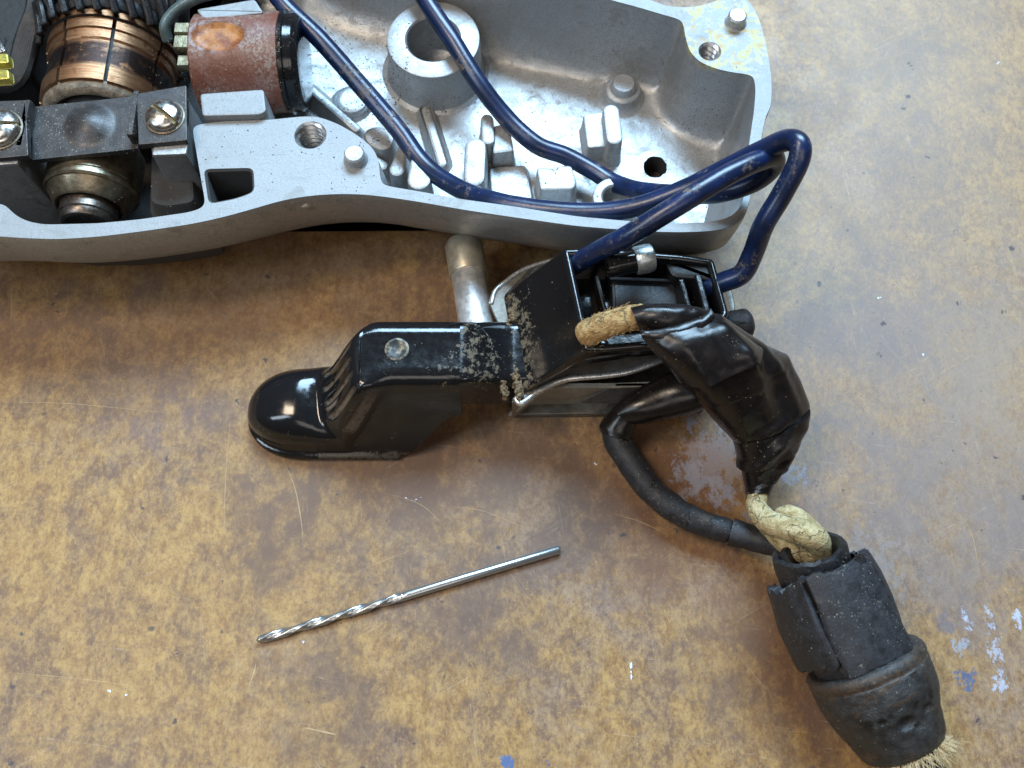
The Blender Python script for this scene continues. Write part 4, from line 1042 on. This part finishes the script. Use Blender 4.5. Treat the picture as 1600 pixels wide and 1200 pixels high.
# rubber boot: axis
def axial(prof_, fn, n=72, cap0=False, cap1=False, a0=0, a1=2*math.pi, o=A0, d=None):
    dd, s_, u_ = (ax, sx_, ux_) if d is None else frame(d); L = []
    full = abs(a1-a0) > 6.28
    for (r, h) in prof_:
        row = []
        for j in range(n if full else n+1):
            a = a0+(a1-a0)*j/n; rr, hh = fn(r, h, a)
            row.append(o+dd*hh+(s_*math.cos(a)+u_*math.sin(a))*rr)
        L.append(row)
    return loops(L, cap0, cap1, full)
def rough_fn(amp, f, sd=0):
    def g(r, h, a): 
        n_ = noise.noise(Vector((math.cos(a)*r*f+sd, math.sin(a)*r*f, h*f))); n2 = noise.noise(Vector((math.cos(a)*r*f*3, math.sin(a)*r*f*3+sd, h*f*3)))
        return r+amp*(n_+.4*n2), h
    return g
# inner tube with open mouth
def mouth(r, h, a):
    rr, hh = rough_fn(.35, .35, 4)(r, h, a)
    return rr, hh+.2*noise.noise(Vector((math.cos(a)*2, math.sin(a)*2, 8)))*(1 if h < 1 else 0)
dtilt = (ax+Vector((.03, 0, -.42))).normalized()
obj('inner_tube', axial([(3.8, 8), (3.9, 2.5), (4.2, .4), (4.6, -.1), (5.3, 0), (5.6, .5), (5.7, 3), (5.8, 13)], mouth, 64, True, False, d=dtilt, o=A0), dark_rubber, cord)
# tall torn lip at the back of the mouth
obj('torn_lip', axial([(6.6, 9), (6.7, 1.5), (6.5, -.6), (5.9, -1.0), (5.6, 1.2), (5.6, 9)], lambda r, h, a: (r+.3*noise.noise(Vector((a*3, h, 2))), h+(.3*noise.noise(Vector((a*4, 1, 2))) if h < 1 else 0)), 22, False, False, R(-35), R(75), d=dtilt), rubber, cord)
# split sleeve: three slabs round the tube
def slab(name, a0, a1, rf, h0, h1, jag, sd, th=1.6):
    n = 26; L = []
    for k, (dr, fr) in enumerate(((-th, 0), (-.1, 0), (0, .03), (0, .25), (0, .5), (0, .75), (0, .97), (-.1, 1), (-th, 1))):
        row = []
        for j in range(n+1):
            a = a0+(a1-a0)*j/n
            s0 = jag*1.3*(noise.noise(Vector((a*5+sd, 0, 1)))+.8*noise.noise(Vector((a*14+sd, 3, 1))))
            s1 = jag*(noise.noise(Vector((a*5+sd, 9, 1)))+.6*noise.noise(Vector((a*14+sd, 5, 1))))
            h = (h0(a)+s0)*(1-fr)+(h1(a)+s1)*fr
            rr = rf(a, fr)+dr+.18*noise.noise(Vector((a*4, h*.5, sd)))
            edge = min(j, n-j)
            if edge == 0: rr -= .25 if dr > -th else 0
            aa = a+.11*noise.noise(Vector((h*.9, sd, 2)))*(1 if edge == 0 else 0)+.06*noise.noise(Vector((h*3.1, sd, 2)))*(1 if edge == 0 else 0)
            row.append(A0+ax*h+(sx_*math.cos(aa)+ux_*math.sin(aa))*rr)
        L.append(row)
    # close into a solid
    n1 = len(L[0]); V = [v for l in L for v in l]; F = []
    m_ = len(L)
    for i in range(m_):
        for j in range(n1-1):
            F.append((i*n1+j, i*n1+j+1, ((i+1) % m_)*n1+j+1, ((i+1) % m_)*n1+j))
    F.append(tuple(i*n1 for i in range(m_))); F.append(tuple(i*n1+n1-1 for i in range(m_))[::-1])
    o = obj(name, (V, F), rubber, cord, sharp=35)
    return o
flat = lambda am, r0, r1: (lambda a, f: (r0+.35+(r1-r0)*f)/max(.55, math.cos((a-am)*.55)))
# (angles: 0 = right side seen along the axis, 90 deg = up)
obj('inner_sleeve', axial([(6.0, 3.4), (6.8, 4.2), (7.5, 11), (8.0, 19), (8.0, 20.5)], rough_fn(.3, .3, 9), 64), rubber, cord)
slab('sleeve_panel', R(50), R(128), flat(R(90), 8.0, 8.7), lambda a: 3.3-1.6*(R(90)-a), lambda a: 19.0, .35, 1.)
slab('sleeve_flap', R(-30), R(47), lambda a, f: 9.0+1.0*f+.6*math.sin(f*3)-.5*math.sin(a*2), lambda a: 2.6+1.2*math.cos(a*2), lambda a: 16.6+.5*math.cos(a), .8, 7.)
slab('sleeve_flap', R(131), R(225), lambda a, f: 8.2+.6*math.sin(f*4), lambda a: 3.8-1.0*math.sin(a), lambda a: 18.6, .8, 13.)
for o_ in cord.children:
    if o_.type == 'MESH' and o_.name.startswith(('sleeve_', 'torn_lip', 'inner_')):
        pass
def boot_fn(r, h, a):
    rr, hh = rough_fn(.28, .25, 21)(r, h, a)
    if 25 < h < 31:   # small moulded pits on the upper side
        for ca, chh, rad, dp in ((R(112), 27.8, .9, .5), (R(84), 28.4, 1.5, .8), (R(62), 26.9, .8, .4), (R(95), 29.7, .7, .4)):
            q = ((a-ca)*r)**2+(h-chh)**2*2.0
            if q < rad*rad*1.6: rr -= dp*smooth01(1-q/(rad*rad*1.6))
    return rr, hh-1.2*math.sin(a-.4)*0
HB = .90
hs = [(8.0, 20.6), (9.0, 20.4), (9.6, 20.8), (9.95, 21.5), (10.0, 22.4), (9.85, 22.7), (9.85, 23.1), (10.0, 23.3), (9.95, 24.4), (9.85, 25.6)]+[(9.85-2.75*((h-26)/10.8)**1.15, h) for h in [26.4+.4*i for i in range(27)]]+[(6.7, 37.6), (5.9, 38.2), (4.4, 38.4)]
obj('strain_relief_boot', axial([(r, 19.2+(h-20.6)*HB) for r, h in hs], boot_fn, 96, False, True), bootm.m, cord)
obj('cord_jacket', tube(crom([A0+ax*33, A0+ax*37+Vector((.5, 0, -.5)), W(1450, 1230, 5), W(1500, 1300, 5)], 6), 4.2, 20), rubber, cord)
# jute fibres fraying out of the boot
fm = simple('frayed_jute', (.60, .46, .26), .8); fv = []
for i in range(420):
    a = random.choice([random.gauss(R(55), .38), random.gauss(R(140), .38)]); base_ = A0+ax*(34.6+random.uniform(0, .5))+(sx_*math.cos(a)+ux_*math.sin(a))*random.uniform(5.0, 7.0)
    dr_ = (ax*1.0+(sx_*math.cos(a)+ux_*math.sin(a))*random.uniform(.0, .9)+Vector([random.uniform(-.7, .7) for _ in range(3)])).normalized(); l_ = random.uniform(.8, 2.8)
    k_ = Vector([random.uniform(-1, 1) for _ in range(3)])
    fv.append(tube(crom([base_, base_+dr_*l_*.5+k_*.3, base_+dr_*l_+k_*random.uniform(.2, 1.0)], 3), random.uniform(.025, .055), 4, cap=False))
o = obj('jute_fibres', join(*fv), fm, cord, reg=False); o['kind'] = 'stuff'

# ------------------------------------------------------------------ twist drill bit
D0 = W(401, 1001, .85); D1 = W(875, 858, .85)
db = thing('drill_bit', 'small steel twist drill bit lying alone on the brown bench top', 'drill bit', D0)
steel = N('ground_steel'); sn = steel.noise(1.5, 4, .6, v=steel.vmul(steel.rot(steel.P, -math.atan2(D1.y-D0.y, D1.x-D0.x)), (.3, 6, 6)))
steel.set(steel.mix(steel.map(sn, .3, .7), (.40, .41, .41), (.52, .52, .51)), .28, .9); steel.bump(sn, .01)
dv = (D1-D0); ln = dv.length; RD = .84
flute_l = ln*.50
d_, s_, u_ = frame(dv)
obj('shank', lathe(D0+d_*flute_l, d_, [(RD*.97, 0), (RD, .6), (RD, ln-flute_l-.25), (RD-.2, ln-flute_l)], 32, True), steel.m, db)
L = []
for i in range(221):
    h = flute_l*i/220; tw = h/14.5*2*math.pi; row = []
    dep = 1-smooth01((h-flute_l+4)/4)
    for j in range(48):
        a = 2*math.pi*j/48; f = abs(math.cos((a-tw)))           # two flutes
        rr = RD*(1-.33*dep*smooth01((f-.50)/.45)) 
        lead = (a-tw) % math.pi
        if dep > .2 and rr > RD*.9 and not (.95 < lead < 1.25): rr -= .05
        tip = min(1, (h+.02)/.5)
        row.append(D0+d_*h+(s_*math.cos(a)+u_*math.sin(a))*rr*(.25+.75*tip))
    L.append(row)
obj('flutes', loops(L), steel.m, db, sharp=45)

# ------------------------------------------------------------------ grit lying on the parts (rays from above the bench on to real surfaces)
BV, BF = [], []
for V, F in REG:
    n = len(BV); BV += V; BF += [tuple(i+n for i in f) for f in F]
bvh = BVHTree.FromPolygons(BV, BF, epsilon=0)
def hit(px, py):
    d = (W(px, py, 0)-CAM).normalized(); p, nrm, *_ = bvh.ray_cast(CAM, d)
    return p, nrm
def grit(name, regions, mat, r0, r1, label):
    parts = []
    for (x0, y0, x1, y1, n) in regions:
        for _ in range(n):
            p, nr = hit(random.uniform(x0, x1), random.uniform(y0, y1))
            if p is None: continue
            r = random.uniform(r0, r1)*random.choice([.6, 1, 1, 1.3]); L = []
            a = random.uniform(0, 3)
            vs_ = [Vector((math.cos(a)*r, math.sin(a)*r, 0)), Vector((-math.sin(a)*r*.7, math.cos(a)*r*.6, r*.3)), Vector((-math.cos(a)*r, -math.sin(a)*r*.8, 0)), Vector((math.sin(a)*r*.5, -math.cos(a)*r*.7, r*.2)), Vector((0, 0, r*.7)), Vector((0, 0, -r*.3))]
            parts.append(([p+v for v in vs_], [(0, 1, 4), (1, 2, 4), (2, 3, 4), (3, 0, 4), (1, 0, 5), (2, 1, 5), (3, 2, 5), (0, 3, 5)]))
    o = obj(name, join(*parts), mat, reg=False, smooth=False); o['kind'] = 'stuff'; o['label'] = label; o['category'] = 'dust'
grit('sawdust_grit', [(52, 160, 290, 245, 90), (55, 170, 95, 235, 60), (285, 70, 440, 150, 170), (370, 45, 440, 100, 110), (290, 135, 440, 190, 150), (190, 150, 225, 240, 60), (45, 250, 320, 345, 60), (0, 160, 50, 240, 50), (300, 40, 430, 60, 60),
                     (230, 60, 290, 130, 60)], simple('pale_grit', (.42, .36, .26), .8), .06, .14, 'pale sawdust grit scattered over the strap and brush holder')
grit('dark_filings', [(450, 30, 640, 190, 620), (560, 90, 640, 230, 320), (660, 150, 760, 180, 90), (1030, 180, 1160, 210, 60), (790, 80, 1160, 330, 170), (640, 150, 860, 330, 120), (310, 185, 590, 300, 120)], simple('dark_filings', (.05, .045, .04), .6), .06, .2, 'dark filings lying on the floor of the aluminium housing')
grit('pale_crumbs', [(800, 400, 1130, 620, 130), (1000, 480, 1260, 760, 90), (905, 530, 945, 550, 60), (1160, 690, 1215, 720, 25), (1230, 860, 1440, 1180, 70), (960, 680, 1220, 860, 80)], simple('pale_crumb', (.36, .32, .22), .8), .05, .11, 'pale crumbs dotted over the black switch, tape and rubber boot')
